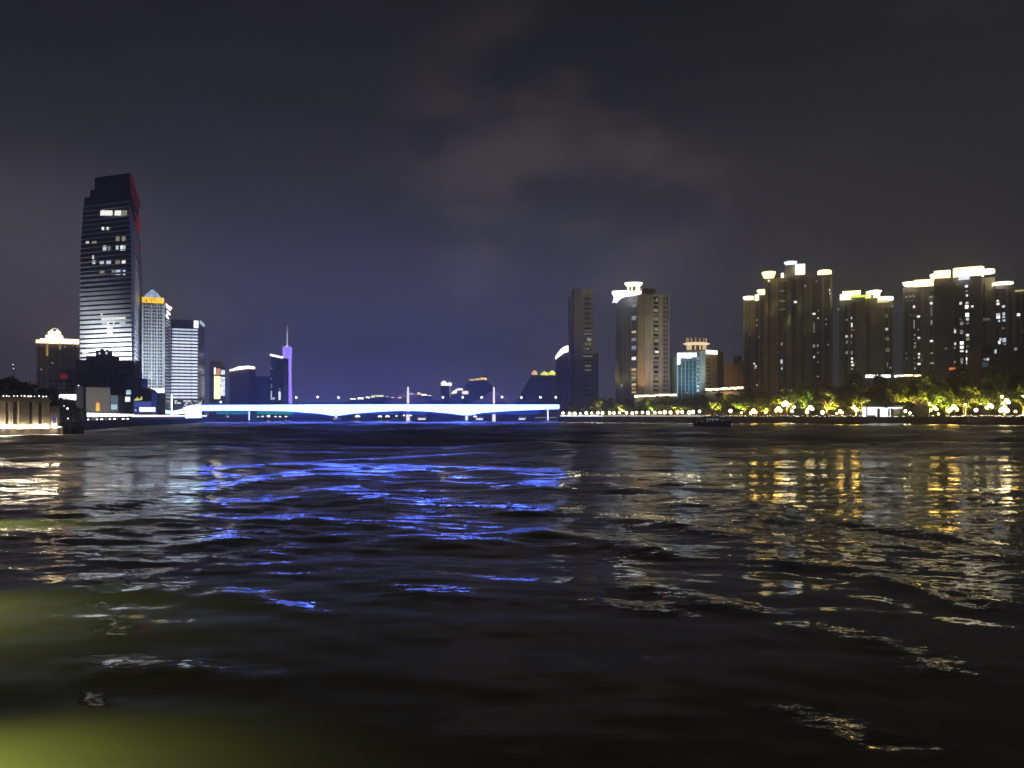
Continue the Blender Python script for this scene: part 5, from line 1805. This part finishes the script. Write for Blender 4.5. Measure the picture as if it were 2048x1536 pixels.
# ------------------------------------------------------------------ far things beyond the bridges
def far_things():
    D = 1500.0
    X = lambda px, d=D: (px - 1024) / FPX * d
    # hill
    xs = np.linspace(560, 1240, 60)
    prof = [(690, 806), (705, 801), (730, 797), (760, 794.5), (800, 796), (830, 794), (860, 797), (885, 805)]
    hy = np.interp(xs, [p[0] for p in prof], [p[1] for p in prof])
    pts = [(X(a), ZZ(b, D)) for a, b in zip(xs, hy)]
    structure('far_hill', MB().sheet([(X(560), 0)] + [(X(1240), 0)] + pts[::-1], D, D + 250), mat('hill_wood', (.05, .06, .045), .95, scale=.02), 'low dark hill beyond the bridges with lit houses on it')
    E1, E2, E3 = emat('house_white', (1, .96, .9), 4.0, False), emat('house_gold', (.9, .85, .45), 3.0, False), emat('house_pink', (1, .65, .55), 2.6, False)
    hs = [(706, 798, 11, 3.5, E1, 'lowest white lit house at the foot of the far hill'), (721, 797, 12, 4, E1, 'second white lit house up the far hill'), (736, 795, 9, 4, E1, 'white lit house left of the yellow green villas on the hill'),
          (746, 793, 7, 4.5, E2, 'small yellow green villa on the far hill'), (759, 792, 16, 4, E2, 'wide yellow green villa on the far hill'), (774, 793.5, 5, 2, E3, 'faint small house right of the wide hill villa'), (785, 795, 6, 2, E3, 'faint low pink house left of the first pylon'),
          (800, 795, 8, 4, E3, 'pink lit house just left of the first pylon'), (822, 788, 10, 3.5, E3, 'pink lit house just right of the first pylon'), (838, 787, 6, 4.5, emat('house_orange', (1, .7, .35), 3.0, False), 'orange lit house on the hill crest'), (848, 789.5, 11, 4, E1, 'bright cream house on the hill crest'), (858, 791, 9, 2, E1, 'thin white lit terrace falling right of the hill crest')]
    for px, py, w, h, m, lab in hs:
        d = D - 6
        t = thing('hillside_house', lab, 'house', (X(px, d), d, ZZ(py + h / 2, d)), 'lit houses on the far hill')
        f = Face(W(px - w / 2, d), W(px + w / 2, d))
        mb = MB()
        f.box(mb, px - w / 2, px + w / 2, py - h / 2 - .3, 806, -8, 0)
        mb.build('wall', mat('hill_wall', (.12, .11, .12), .9), t)
        n = max(1, int(w / 3.5))
        for i in range(n):
            a = px - w / 2 + w * i / n
            f.pane(t, a + .2, a + w / n - .2, py - h / 2 + R.uniform(0, .8), py + h / 2 - R.uniform(0, .8), m, .05, .3)
        mb = MB()
        f.box(mb, px - w / 2 - .4, px + w / 2 + .4, py - h / 2 - .9, py - h / 2 - .3, -9, 1)
        mb.build('roof', mat('hill_roof', (.07, .06, .06), .9), t)
    # far towers
    D = 1250.0
    M_F = mat('far_grey', (.36, .33, .36), .9)
    t = thing('far_tower', 'far grey tower with a cream lit gabled top between the pylons', 'tower', (*W(891, D), 4))
    fp = footprint(882, 901, D, 22)
    f = Face(fp[0], fp[1])
    MB().prism(fp, 4, ZZ(771, D)).build('wall', M_F, t)
    MB().sheet([((a - 1024) / FPX * D, ZZ(b, D)) for a, b in ((882, 771), (901.5, 771), (901.5, 765), (898, 765), (894, 767), (888, 761), (882, 766))], D - .5, D + 18).build('crown', emat('far_crown', (1, .90, .75), 3.2, False), t)
    for i in range(3):
        mb = MB()
        f.box(mb, 884 + i * 5, 885.5 + i * 5, 773, 808, .01, .6)
        mb.build('rib', mat('far_rib', (.20, .18, .22), .9), t)
    mb = MB()
    f.box(mb, 899, 901, 772, 795, .01, .8)
    mb.build('edge_light', emat('far_edge', (1, .75, .5), .5, False), t)
    t = thing('far_round_roof_block', 'far pale block with white arched roof lights right of the gabled tower', 'building', (*W(915, D), 4))
    fp = footprint(902, 923, D + 10, 20)
    MB().prism(fp, 4, ZZ(787, D)).build('wall', mat('far_blue_grey', (.34, .34, .45), .9), t)
    for pts in (((902, 787), (912, 785.5), (912, 778.5), (908, 780), (902, 785)), ((912.5, 780), (921, 780), (925, 778.5), (924, 776.5), (915, 776), (912.5, 778))):
        MB().sheet([((a - 1024) / FPX * D, ZZ(b, D)) for a, b in pts], D + 8, D + 20).build('roof_light', emat('far_roof_light', (1, .95, .95), 2.6, False), t)
    t = thing('far_lit_box_block', 'far block with a peach lit box at its top', 'building', (*W(930, D), 4))
    fp = footprint(923.5, 937, D + 14, 20)
    MB().prism(fp, 4, ZZ(788, D)).build('wall', mat('far_dusk', (.16, .16, .26), .9), t)
    Face(fp[0], fp[1]).pane(t, 924, 936.5, 782, 788, emat('peach_box', (1, .78, .62), 2.4, False), -6, .3, 'lit_top')
    d = 1820.0
    rx = np.linspace(780, 1420, 90)
    rp = [(780, 812), (895, 811), (920, 780), (938, 764), (958, 762), (978, 764), (996, 790), (1012, 806), (1036, 800), (1058, 755), (1085, 752), (1115, 754), (1140, 790), (1200, 808), (1420, 812)]
    ry = np.interp(rx, [q[0] for q in rp], [q[1] for q in rp]) + np.array([R.uniform(-.8, .8) for _ in rx])
    structure('far_ridge', MB().sheet([(X(780, d), 0), (X(1420, d), 0)] + [(X(a, d), ZZ(b, d)) for a, b in zip(rx, ry)][::-1], d + 4, d + 120), mat('ridge_haze_grey', (.42, .42, .46), .95, scale=.02), 'far hazy ridge behind the bridges with lit pavilions on it')  # pale grey stands in for haze over the dark ridge
    for x0, x1, y0, y1, kind, lab in (
            (938.5, 947, 755.5, 761.5, 0, 'gold lit pavilion on the far ridge, lowest of three'), (949, 959, 754, 760.5, 0, 'gold lit pavilion on the far ridge, middle of three'), (960.5, 974, 750.5, 760, 0, 'gold lit pavilion with a raised wing on the far ridge, highest of three'),
            (1063, 1075, 741.5, 750, 1, 'single orange lit pavilion on the crest of the far ridge'), (1081, 1097, 743.5, 750.5, 2, 'yellow green lit gabled pavilion on the far ridge crest'), (1097.8, 1111.5, 741.5, 750.5, 2, 'yellow green lit pavilion beside the curved roof block')):
        t = thing('ridge_pavilion', lab, 'pavilion', (*W((x0 + x1) / 2, d), ZZ(y1, d)))
        f = Face(W(x0, d), W(x1, d))
        m = (emat('far_gold', (1, .66, .20), 3.4, False, .4, .1), emat('far_orange', (1, .60, .30), 3.0, False, .4, .1), emat('far_lime', (.95, .95, .16), 3.4, False, .4, .1))[kind]
        mb = MB()
        f.box(mb, x0, x1, (y0 + y1) / 2 - .5, y1 + 3, -8, 0)
        mb.build('wall', mat('ridge_wall', (.25, .22, .2), .9), t)
        n = 3
        for i in range(n):
            a_, b_ = x0 + (x1 - x0) * i / n, x0 + (x1 - x0) * (i + 1) / n
            f.pane(t, a_ + .3, b_ - .3, (y0 + y1) / 2 + R.uniform(-.6, .6), y1 - R.uniform(0, 1), m, .05, .4, 'lit_bay')
        xm, w = (x0 + x1) / 2, (x1 - x0) / 2
        MB().sheet([(X(xm - w * 1.05, d), ZZ((y0 + y1) / 2 - .3, d)), (X(xm + w * 1.05, d), ZZ((y0 + y1) / 2 - .3, d)), (X(xm + w * .35, d), ZZ(y0 + 1, d)), (X(xm, d), ZZ(y0 - 1.6, d)), (X(xm - w * .35, d), ZZ(y0 + 1, d))], d - .6, d + 9).build('roof', m if kind else mat('ridge_roof', (.4, .25, .1), .8), t)
    # lamps along the quay under the bridge
    d = 694.0
    k = 0
    spots = [(431, 833, 1.2), (440, 832, 1.6), (449, 832.5, 1.5), (456, 834, .9), (470, 833, 1.4), (478, 834, .8), (488, 833, 1.6), (506, 832, 1.7), (516, 834, .9), (525, 833, 1.3), (537, 832.5, 1.9), (551, 834, 1.3), (560, 834, 1.3), (572, 834, 1.4), (715, 834, 3.0), (760, 835, 2.4), (775, 834, 2.6), (793, 832, 1.1), (808, 831, 1.2), (822, 831, 1.2), (950, 834, 2.0)]
    for px, py, r in spots:
        lt = thing('quay_lamp', f'warm white lamp on the quay under the bridge, {ordn(k)} from the west', 'lamp', (*W(px, d), 2.6), 'lamps on the quay under the bridge')
        x, y = W(px, d)
        z = ZZ(py, d)
        MB().tube((x, y, 2.6), (x, y, max(2.8, z)), .12).build('pole', M_METAL, lt)
        MB().ball((x, y, max(2.9, z)), r * .8, 8, 5, .7).build('globe', emat('quay_globe', (1, .93, .75), 2.4, False), lt)
        k += 1
    t = thing('quay_light_line', 'thin lavender light line along the quay under the bridge', 'light strip', (*W(640, d), 2.6))
    for i in range(18):
        a = 424 + i * 38.6
        if 560 > a > 400 or a > 575:
            f = Face(W(a, d - 3.5), W(a + 38, d - 3.5))
            mb = MB()
            f.box(mb, a, a + 38, 834.6, 835.6, -.3, 0)
            mb.build('light_tube', emat('quay_tube', (.62, .50, .80), .9, False), t)
    # tour boats under the bridge
    for k, (px, py, L_, lab, m) in enumerate(((845, 842.2, 26, 'pink lit tour boat under the right part of the bridge', emat('boat_pink', (1, .82, .75), 1.6, False)),
                                              (1045, 842.5, 22, 'tour boat with white cabin lights near the east pier', emat('boat_white', (.85, .9, 1), 1.5, False)),
                                              (672, 842.6, 16, 'small dark tour boat at the central pier', emat('boat_dim', (.8, .65, .75), .5, False)),
                                              (960, 842.8, 24, 'low dark tour boat with one white cabin beside the east pier', emat('boat_white', (.85, .9, 1), 1.5, False)))):
        d = 500.0
        sx = L_ * d / FPX / 2
        x, y = W(px, d)
        t = thing('tour_boat', lab, 'boat', (x, y, 0), 'tour boats under the bridge')
        MB().prism([(x - sx, y), (x - sx * .8, y - 1.6), (x + sx * .7, y - 1.6), (x + sx, y), (x + sx * .7, y + 1.6), (x - sx * .8, y + 1.6)], -.3, .9,
                   [(x - sx * 1.05, y), (x - sx * .85, y - 1.9), (x + sx * .75, y - 1.9), (x + sx * 1.1, y), (x + sx * .75, y + 1.9), (x - sx * .85, y + 1.9)]).build('hull', mat('boat_hull', (.07, .06, .08), .5), t)
        MB().box(x - sx * .7, x + sx * .55, y - 1.3, y + 1.3, .9, 2.5).build('cabin', mat('boat_cabin', (.3, .27, .3), .6), t)
        for i in range(5):
            a = x - sx * .66 + sx * 1.18 * i / 5
            MB().box(a, a + sx * .19, y - 1.37, y - 1.31, 1.3, 2.2).build('window', m, t)
        MB().box(x - sx * .75, x + sx * .6, y - 1.45, y + 1.45, 2.5, 2.65).build('roof', mat('boat_roof', (.4, .38, .4), .6), t)
        MB().tube((x + sx * .3, y, 2.6), (x + sx * .3, y, 4.2), .06).build('mast', M_METAL, t)
        for i in range(3):
            MB().ball((x - sx * .5 + i * sx * .5, y, 2.85), .22, 6, 4).build('deck_light', m, t)


far_things()

# ------------------------------------------------------------------ trees
def leaf_material():
    m = bpy.data.materials.new('leaf')
    m.use_nodes = True
    nt = m.node_tree
    b = nt.nodes['Principled BSDF']
    out = nt.nodes['Material Output']
    tc = nt.nodes.new('ShaderNodeTexCoord')
    nz = nt.nodes.new('ShaderNodeTexNoise')
    nz.inputs['Scale'].default_value = .9
    rp = nt.nodes.new('ShaderNodeValToRGB')
    e = rp.color_ramp.elements
    e[0].position, e[0].color = .35, (.055, .085, .012, 1)
    e[1].position, e[1].color = .68, (.12, .13, .020, 1)
    nt.links.new(tc.outputs['Object'], nz.inputs['Vector'])
    nt.links.new(nz.outputs[0], rp.inputs[0])
    nt.links.new(rp.outputs[0], b.inputs['Base Color'])
    b.inputs['Roughness'].default_value = .55
    tr = nt.nodes.new('ShaderNodeBsdfTranslucent')
    nt.links.new(rp.outputs[0], tr.inputs[0])
    mx = nt.nodes.new('ShaderNodeMixShader')
    mx.inputs[0].default_value = .4
    nt.links.new(b.outputs[0], mx.inputs[1])
    nt.links.new(tr.outputs[0], mx.inputs[2])
    nt.links.new(mx.outputs[0], out.inputs[0])
    return m


M_LEAF = leaf_material()


def make_tree(seed, n=4200):
    """ten metre tree: bole, limbs, crown of leaf sprays; returns the two meshes"""
    r = random.Random(seed)
    mb = MB()
    hb = r.uniform(2.2, 2.9)
    lean = (r.uniform(-.3, .3), r.uniform(-.3, .3))
    mb.tube((0, 0, 0), (lean[0] * .4, lean[1] * .4, hb), .30, .22, 8)
    mb.tube((lean[0] * .4, lean[1] * .4, hb), (lean[0], lean[1], 6.5), .21, .09, 7)
    clumps = []
    for i in range(9):
        a = 2 * math.pi * i / 9 + r.uniform(-.4, .4)
        q = r.uniform(2.0, 4.3)
        z = r.uniform(3.6, 8.2) - .22 * q
        z0 = r.uniform(hb - .3, 5.0)
        k = (z0 - hb) / 4
        tip = (math.cos(a) * q, math.sin(a) * q, z)
        mb.tube((lean[0] * (.4 + .4 * k), lean[1] * (.4 + .4 * k), z0), (tip[0] * .6, tip[1] * .6, z0 + (z - z0) * .7), .11, .07, 5)
        mb.tube((tip[0] * .6, tip[1] * .6, z0 + (z - z0) * .7), tip, .07, .03, 5)
        clumps.append((*tip, r.uniform(1.1, 1.8)))
        for _ in range(2):
            clumps.append((tip[0] + r.uniform(-1.4, 1.4), tip[1] + r.uniform(-1.4, 1.4), tip[2] + r.uniform(-.6, 1.0), r.uniform(.6, 1.2)))
    clumps += [(lean[0] + r.uniform(-1, 1), lean[1] + r.uniform(-1, 1), r.uniform(7.4, 8.9), r.uniform(1.0, 1.5)) for _ in range(4)]
    tot = sum(c[3] ** 2 for c in clumps)
    V, F = [], []
    for cx, cy, cz, cr in clumps:
        for _ in range(int(n * cr * cr / tot)):
            while True:
                d = np.array([r.gauss(0, 1) for _ in range(3)])
                L = np.linalg.norm(d)
                if L > .01:
                    break
            p = np.array((cx, cy, cz)) + d / L * cr * (r.random() ** .45) * np.array((1.1, 1.1, .78))
            s = r.uniform(.16, .36)
            u = np.array([r.gauss(0, 1) for _ in range(3)])
            u /= np.linalg.norm(u)
            w = np.cross(u, d / L)
            if np.linalg.norm(w) < .05:
                continue
            w /= np.linalg.norm(w)
            k = len(V)
            V += [tuple(p - u * s), tuple(p - w * s * .5), tuple(p + u * s), tuple(p + w * s * .5)]
            F.append((k, k + 1, k + 2, k + 3))
    me = bpy.data.meshes.new('crown')
    me.from_pydata(V, [], F)
    me.materials.append(M_LEAF)
    tk = bpy.data.meshes.new('trunk')
    tk.from_pydata(mb.v, [], mb.f)
    tk.materials.append(M_BARK)
    return tk, me


TREES = [make_tree(s) for s in (11, 12, 13, 14, 15, 16)]
rt = random.Random(21)


def put_tree(x, y, z, h, label, group, wide=1.0):
    tk, cr = rt.choice(TREES)
    t = thing('riverside_tree', label, 'tree', (x, y, z), group)
    s = h / 10.0
    t.scale = (s * wide, s * wide, s)
    t.rotation_euler = (0, 0, rt.uniform(0, 6.28))
    for nm, me in (('trunk', tk), ('crown', cr)):
        o = bpy.data.objects.new(nm, me)
        col.objects.link(o)
        o.parent = t


OUT = [(1118, 806), (1150, 801), (1190, 796), (1230, 797), (1260, 799), (1300, 796), (1340, 799), (1400, 791), (1450, 786), (1500, 780), (1550, 778), (1600, 770), (1650, 766), (1700, 758), (1750, 752), (1800, 757), (1850, 752), (1900, 747), (1980, 744), (2050, 744), (2150, 742)]
top_at = lambda px: float(np.interp(px, [o[0] for o in OUT], [o[1] for o in OUT]))


def plant(n, off, f0, f1, share, row, k0=0):
    for i in range(n):
        u = FE.L * (f0 + (f1 - f0) * (i + rt.uniform(-.25, .25)) / (n - 1))
        o = off + rt.uniform(-2.0, 2.0)
        p = FE.p(max(u, 1), o)
        px = 1024 + p[0] / p[1] * FPX
        h = (ZZ(top_at(px), p[1]) - RBZ) * share * rt.uniform(.88, 1.05)
        put_tree(p[0], p[1], RBZ, max(3.5, h), f'leafy riverside tree, {ordn(i)} from the bridge in the {row} row', 'trees along the east promenade', rt.uniform(.95, 1.25))



plant(27, -8, .015, .77, .92, 'front')
plant(24, -20, .01, .78, 1.17, 'rear')
for k, (px, D, h, lab) in enumerate(((8, 215, 13, 'dark tree at the picture edge behind the pavilion'), (30, 225, 12, 'dark tree left of the lamp above the pavilion'), (55, 220, 11, 'dark tree right of the round white lamp'), (80, 228, 10.5, 'dark tree behind the pavilion roof end'), (104, 232, 10, 'dark tree between the pavilion and the billboard'),
                                     (126, 228, 6, 'low dark shrub like tree under the billboard'), (143, 232, 6.5, 'low dark tree right of the billboard post'), (152, 240, 5, 'smallest dark tree before the grey hall'), (-25, 220, 13, 'dark tree outside the picture edge'))):
    if px > 0:
        put_tree(*W(px, D), LBZ, h, lab, 'dark trees behind the pavilion', 1.1)


# ------------------------------------------------------------------ promenade lamps
E_GLOBE = emat('gold_globe', (1.0, .60, .12), 34.0)
E_GLOBEW = emat('white_globe', (1.0, .82, .44), 24.0)


def lamp(px, py, r, k, m, arms=0, off=-5.0):
    u = FE.u(px)
    p = FE.p(u, off)
    # keep the lamp on the line of sight after the setback
    D = p[1]
    x = (px - 1024) / FPX * D
    z = ZZ(py, D)
    kind = 'many globed' if arms else ('white globe' if m is E_GLOBEW else 'gold globe')
    t = thing('promenade_lamp', f'{kind} lamp post glowing under the trees, {ordn(k)} from the bridge', 'street lamp', (x, D, RBZ), 'lamps along the east promenade')
    MB().tube((x, D, RBZ), (x, D, RBZ + .5), .22, .16, 8).build('base', M_METAL, t)
    MB().tube((x, D, RBZ + .5), (x, D, max(z - r, RBZ + .6)), .11, .07, 6).build('pole', M_METAL, t)
    MB().ball((x, D, z), r, 10, 7).build('globe', m, t, True)
    for i in range(arms):
        q = 2 * math.pi * i / arms + .4
        e = (x + 1.5 * math.cos(q), D + 1.5 * math.sin(q), z - 1.1 - .35 * (i % 2))
        MB().tube((x, D, z - 1.9), e, .06, .05, 5).build('arm', M_METAL, t)
        MB().ball((e[0], e[1], e[2] + .3), r * .7, 8, 6).build('globe', m, t, True)


L_ = []
for i in range(24):
    L_.append((1126 + i * 11.4 + R.uniform(-2, 2), 827.0 - i * .10 + R.uniform(-1, .6), R.uniform(.55, .95), E_GLOBEW, 0))
L_ += [(1399, 823, .7, E_GLOBEW, 0), (1461, 822, .85, E_GLOBEW, 0), (1483, 825, .5, E_GLOBE, 0), (1507, 821.5, .95, E_GLOBE, 3), (1531, 824.5, .55, E_GLOBE, 0), (1557, 817, 1.0, E_GLOBE, 4), (1571, 806, 1.0, E_GLOBEW, 4),
       (1584, 822, .7, E_GLOBEW, 0), (1588, 814, .6, E_GLOBEW, 0), (1614, 824, .8, E_GLOBE, 0), (1621, 814.5, .8, E_GLOBEW, 3), (1645, 825, .85, E_GLOBEW, 0), (1680, 822, .7, E_GLOBE, 3), (1706, 814, .9, E_GLOBE, 0), (1713, 820, .9, E_GLOBE, 0),
       (1811, 822, .55, E_GLOBEW, 0), (1820, 826, .5, E_GLOBEW, 0), (1860, 806.5, .6, E_GLOBE, 0), (1869, 815, .7, E_GLOBE, 3), (1877, 828, .45, E_GLOBE, 0), (1898, 821, .8, E_GLOBE, 0), (1908, 814, .95, E_GLOBE, 4), (1931, 809, .45, E_GLOBEW, 0), (1952, 820, .7, E_GLOBEW, 0),
       (1981, 810, .8, E_GLOBEW, 3), (1990, 808, .55, E_GLOBE, 0), (2004, 793.5, .55, E_GLOBE, 0), (2013, 801, .85, E_GLOBEW, 3), (2008, 816, 1.05, E_GLOBEW, 4), (2031, 823, .5, E_GLOBE, 0), (2046, 793.5, .5, E_GLOBEW, 0), (1927, 798, .3, E_GLOBE, 0)]
L_.sort(key=lambda q: q[0])
for k, (px, py, r, m, arms) in enumerate(L_):
    lamp(px, py, r, k, m, arms, -5.0 - (k % 3) * 1.3)


def tree_uplights():
    """ground lamps that light the promenade trees from below"""
    k = 0
    for px in (1180, 1232, 1290, 1345, 1420, 1470, 1520, 1560, 1605, 1650, 1705, 1742, 1800, 1850, 1885, 1925, 1965, 2005, 2040):
        u = FE.u(px)
        p = FE.p(u, -4.6)
        q = FE.p(u, -7.6)
        t = thing('tree_uplight', f'small ground lamp lighting the promenade trees from below, {ordn(k)} from the bridge', 'lamp', (p[0], p[1], RBZ), 'ground lamps under the promenade trees')
        MB().lathe([(.16, RBZ), (.20, RBZ + .22)], p[0], p[1], 8).build('housing', M_METAL, t)
        MB().lathe([(.17, RBZ + .22), (.17, RBZ + .25)], p[0], p[1], 8).build('lens', emat('uplight_lens', (1, .85, .3), 5.0, False), t)
        c = ((1, .76, .16), (1, .88, .2), (.8, 1, .2))[k % 3]
        spot(t, (p[0], p[1], RBZ + .4), (q[0], q[1], RBZ + 10), 80000 if px < 1450 else 105000, c, 86, .8, .2)
        k += 1


tree_uplights()


def promenade_bits():
    # string of low lights on the parapet
    t = thing('parapet_light_string', 'string of small warm lights along the promenade parapet', 'string lights', (*RB0, RBZ + .25))
    E1, E2 = emat('string_warm', (1, .80, .42), 3.0), emat('string_white', (1, .92, .78), 3.0)
    px = 1412.0
    while px < 2048:
        if not (1728 < px < 1815 and R.random() < .8) and not (1815 < px < 1890 and R.random() < .75):
            u = FE.u(px)
            w = R.uniform(.25, 1.1)
            z = RBZ + .30 + R.uniform(0, .55)
            mb = MB()
            FE.boxz(mb, u, u + w, z, z + R.uniform(.18, .42), -.9, -.7)
            mb.build('light', R.choice((E1, E1, E2)), t)
        px += R.uniform(3.5, 8.5)
    # cream parapet toward the bridge, floodlight on it built as glowing panels
    t = thing('lit_parapet', 'floodlit cream parapet near the bridge end of the promenade', 'parapet', (*RB0, RBZ + .25))
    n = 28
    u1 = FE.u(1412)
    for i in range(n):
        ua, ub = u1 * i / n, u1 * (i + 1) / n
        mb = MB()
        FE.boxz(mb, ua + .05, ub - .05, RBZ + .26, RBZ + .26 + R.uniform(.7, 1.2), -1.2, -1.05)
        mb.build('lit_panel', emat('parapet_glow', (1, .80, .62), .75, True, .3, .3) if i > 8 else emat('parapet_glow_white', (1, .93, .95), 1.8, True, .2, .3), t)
    # white kiosk
    D = FE.p(FE.u(1772), -9)[1]
    f = Face(W(1733, D), W(1804, D))
    t = thing('white_kiosk', 'brightly lit white kiosk with a flat roof among the trees', 'kiosk', (*W(1770, D), RBZ))
    X = lambda px: (px - 1024) / FPX * D
    E_K = emat('kiosk_light', (.92, .96, 1), 2.2, True, .1, .5)
    MB().box(X(1733), X(1804), D + 4.2, D + 4.4, RBZ, ZZ(814, D)).build('back_wall', E_K, t)
    MB().box(X(1730), X(1808), D - 1, D + 4.6, ZZ(814, D), ZZ(811.5, D)).build('roof', mat('kiosk_roof', (.10, .10, .11), .6), t)
    f.pane(t, 1746, 1804, 814.2, 817, emat('kiosk_fascia', (.8, .9, 1), 2.0), .2, .5, 'light_fascia')
    for a, b in ((1733, 1735), (1755, 1760), (1782, 1787), (1802, 1804)):
        MB().box(X(a), X(b), D, D + .4, RBZ, ZZ(814, D)).build('post', M_METAL, t)
    MB().box(X(1788), X(1801), D + .5, D + .6, RBZ + .4, ZZ(818, D)).build('glass_panel', mat('kiosk_glass', (.25, .32, .42), .3), t)
    MB().box(X(1737), X(1753), D + .6, D + 1.2, RBZ, RBZ + 1.0).build('counter', mat('kiosk_counter', (.5, .5, .5), .6), t)
    # moored wooden boat
    d = 290.0
    t = thing('moored_junk', 'dark wooden boat with bare masts moored below the promenade', 'boat', (*W(1426, d), 0))
    X = lambda px: (px - 1024) / FPX * d
    x0, x1 = X(1386), X(1462)
    M_H = mat('boat_wood', (.12, .10, .09), .7)
    y = d
    hull = MB()
    st = [(0, .2, 2.6), (.12, 1.3, 2.0), (.35, 1.8, 1.5), (.65, 1.8, 1.5), (.88, 1.4, 2.1), (1, .5, 3.0)]
    for i in range(len(st) - 1):
        a, b = st[i], st[i + 1]
        xa, xb = x0 + (x1 - x0) * a[0], x0 + (x1 - x0) * b[0]
        hull.hexa([(xa, y - a[1] * .6, -.4), (xb, y - b[1] * .6, -.4), (xb, y + b[1] * .6, -.4), (xa, y + a[1] * .6, -.4), (xa, y - a[1], a[2]), (xb, y - b[1], b[2]), (xb, y + b[1], b[2]), (xa, y + a[1], a[2])])
    hull.build('hull', M_H, t)
    MB().box(x0 + 4.3, x0 + 9.2, y - 1.2, y + 1.2, 1.5, 3.6).build('cabin', mat('boat_cabin_wood', (.09, .075, .06), .7), t)
    MB().box(x0 + 4.0, x0 + 9.5, y - 1.5, y + 1.5, 3.6, 3.75).build('cabin_roof', M_H, t)
    for i in range(5):
        MB().box(x0 + 4.6 + i * .92, x0 + 5.2 + i * .92, y - 1.26, y - 1.21, 2.2, 3.1).build('window', emat('boat_cabin_dim', (.7, .75, .8), .14, False), t)
    for fx, h in ((.22, 6.5), (.52, 8.5), (.70, 7.5), (.9, 5.5)):
        xx = x0 + (x1 - x0) * fx
        MB().tube((xx, y, 1.4), (xx, y, h), .12, .06, 6).build('mast', M_H, t)
        MB().tube((xx - 1.3, y, h * .72), (xx + 1.3, y, h * .76), .05, .04, 5).build('yard', M_H, t)
    for i in range(9):
        xx = x0 + (x1 - x0) * (.05 + .9 * i / 8)
        MB().tube((xx, y - 1.2, 1.6), (xx, y - 1.2, 2.9), .05, k=4).build('rail_post', mat('boat_rail', (.3, .3, .3), .5), t)
    MB().tube((x0 + .5, y - 1.2, 2.8), (x1 - .5, y - 1.2, 2.9), .05, k=4).build('rail', MATS['boat_rail'], t)
    for i in range(7):
        MB().ball((x0 + 1 + i * 1.9, y - 1.5, 1.9 + R.uniform(-.3, .8)), .13, 6, 4).build('deck_light', emat('deck_glint', (.8, .85, .9), .7, False), t)


promenade_bits()
unseen_boat_lamps()


# ------------------------------------------------------------------ humid night air
def haze():
    m = bpy.data.materials.new('humid_air')
    m.use_nodes = True
    nt = m.node_tree
    nt.nodes.clear()
    o = nt.nodes.new('ShaderNodeOutputMaterial')
    v = nt.nodes.new('ShaderNodeVolumePrincipled')
    v.inputs['Color'].default_value = (.86, .88, 1, 1)
    v.inputs['Density'].default_value = .00068
    v.inputs['Anisotropy'].default_value = .68
    nt.links.new(v.outputs[0], o.inputs['Volume'])
    ob = MB().box(-2650, 2650, -300, 2050, -2, 178).build('haze', m)
    tag(ob, 'thin humid night air over the river and the city', kind='stuff')


haze()
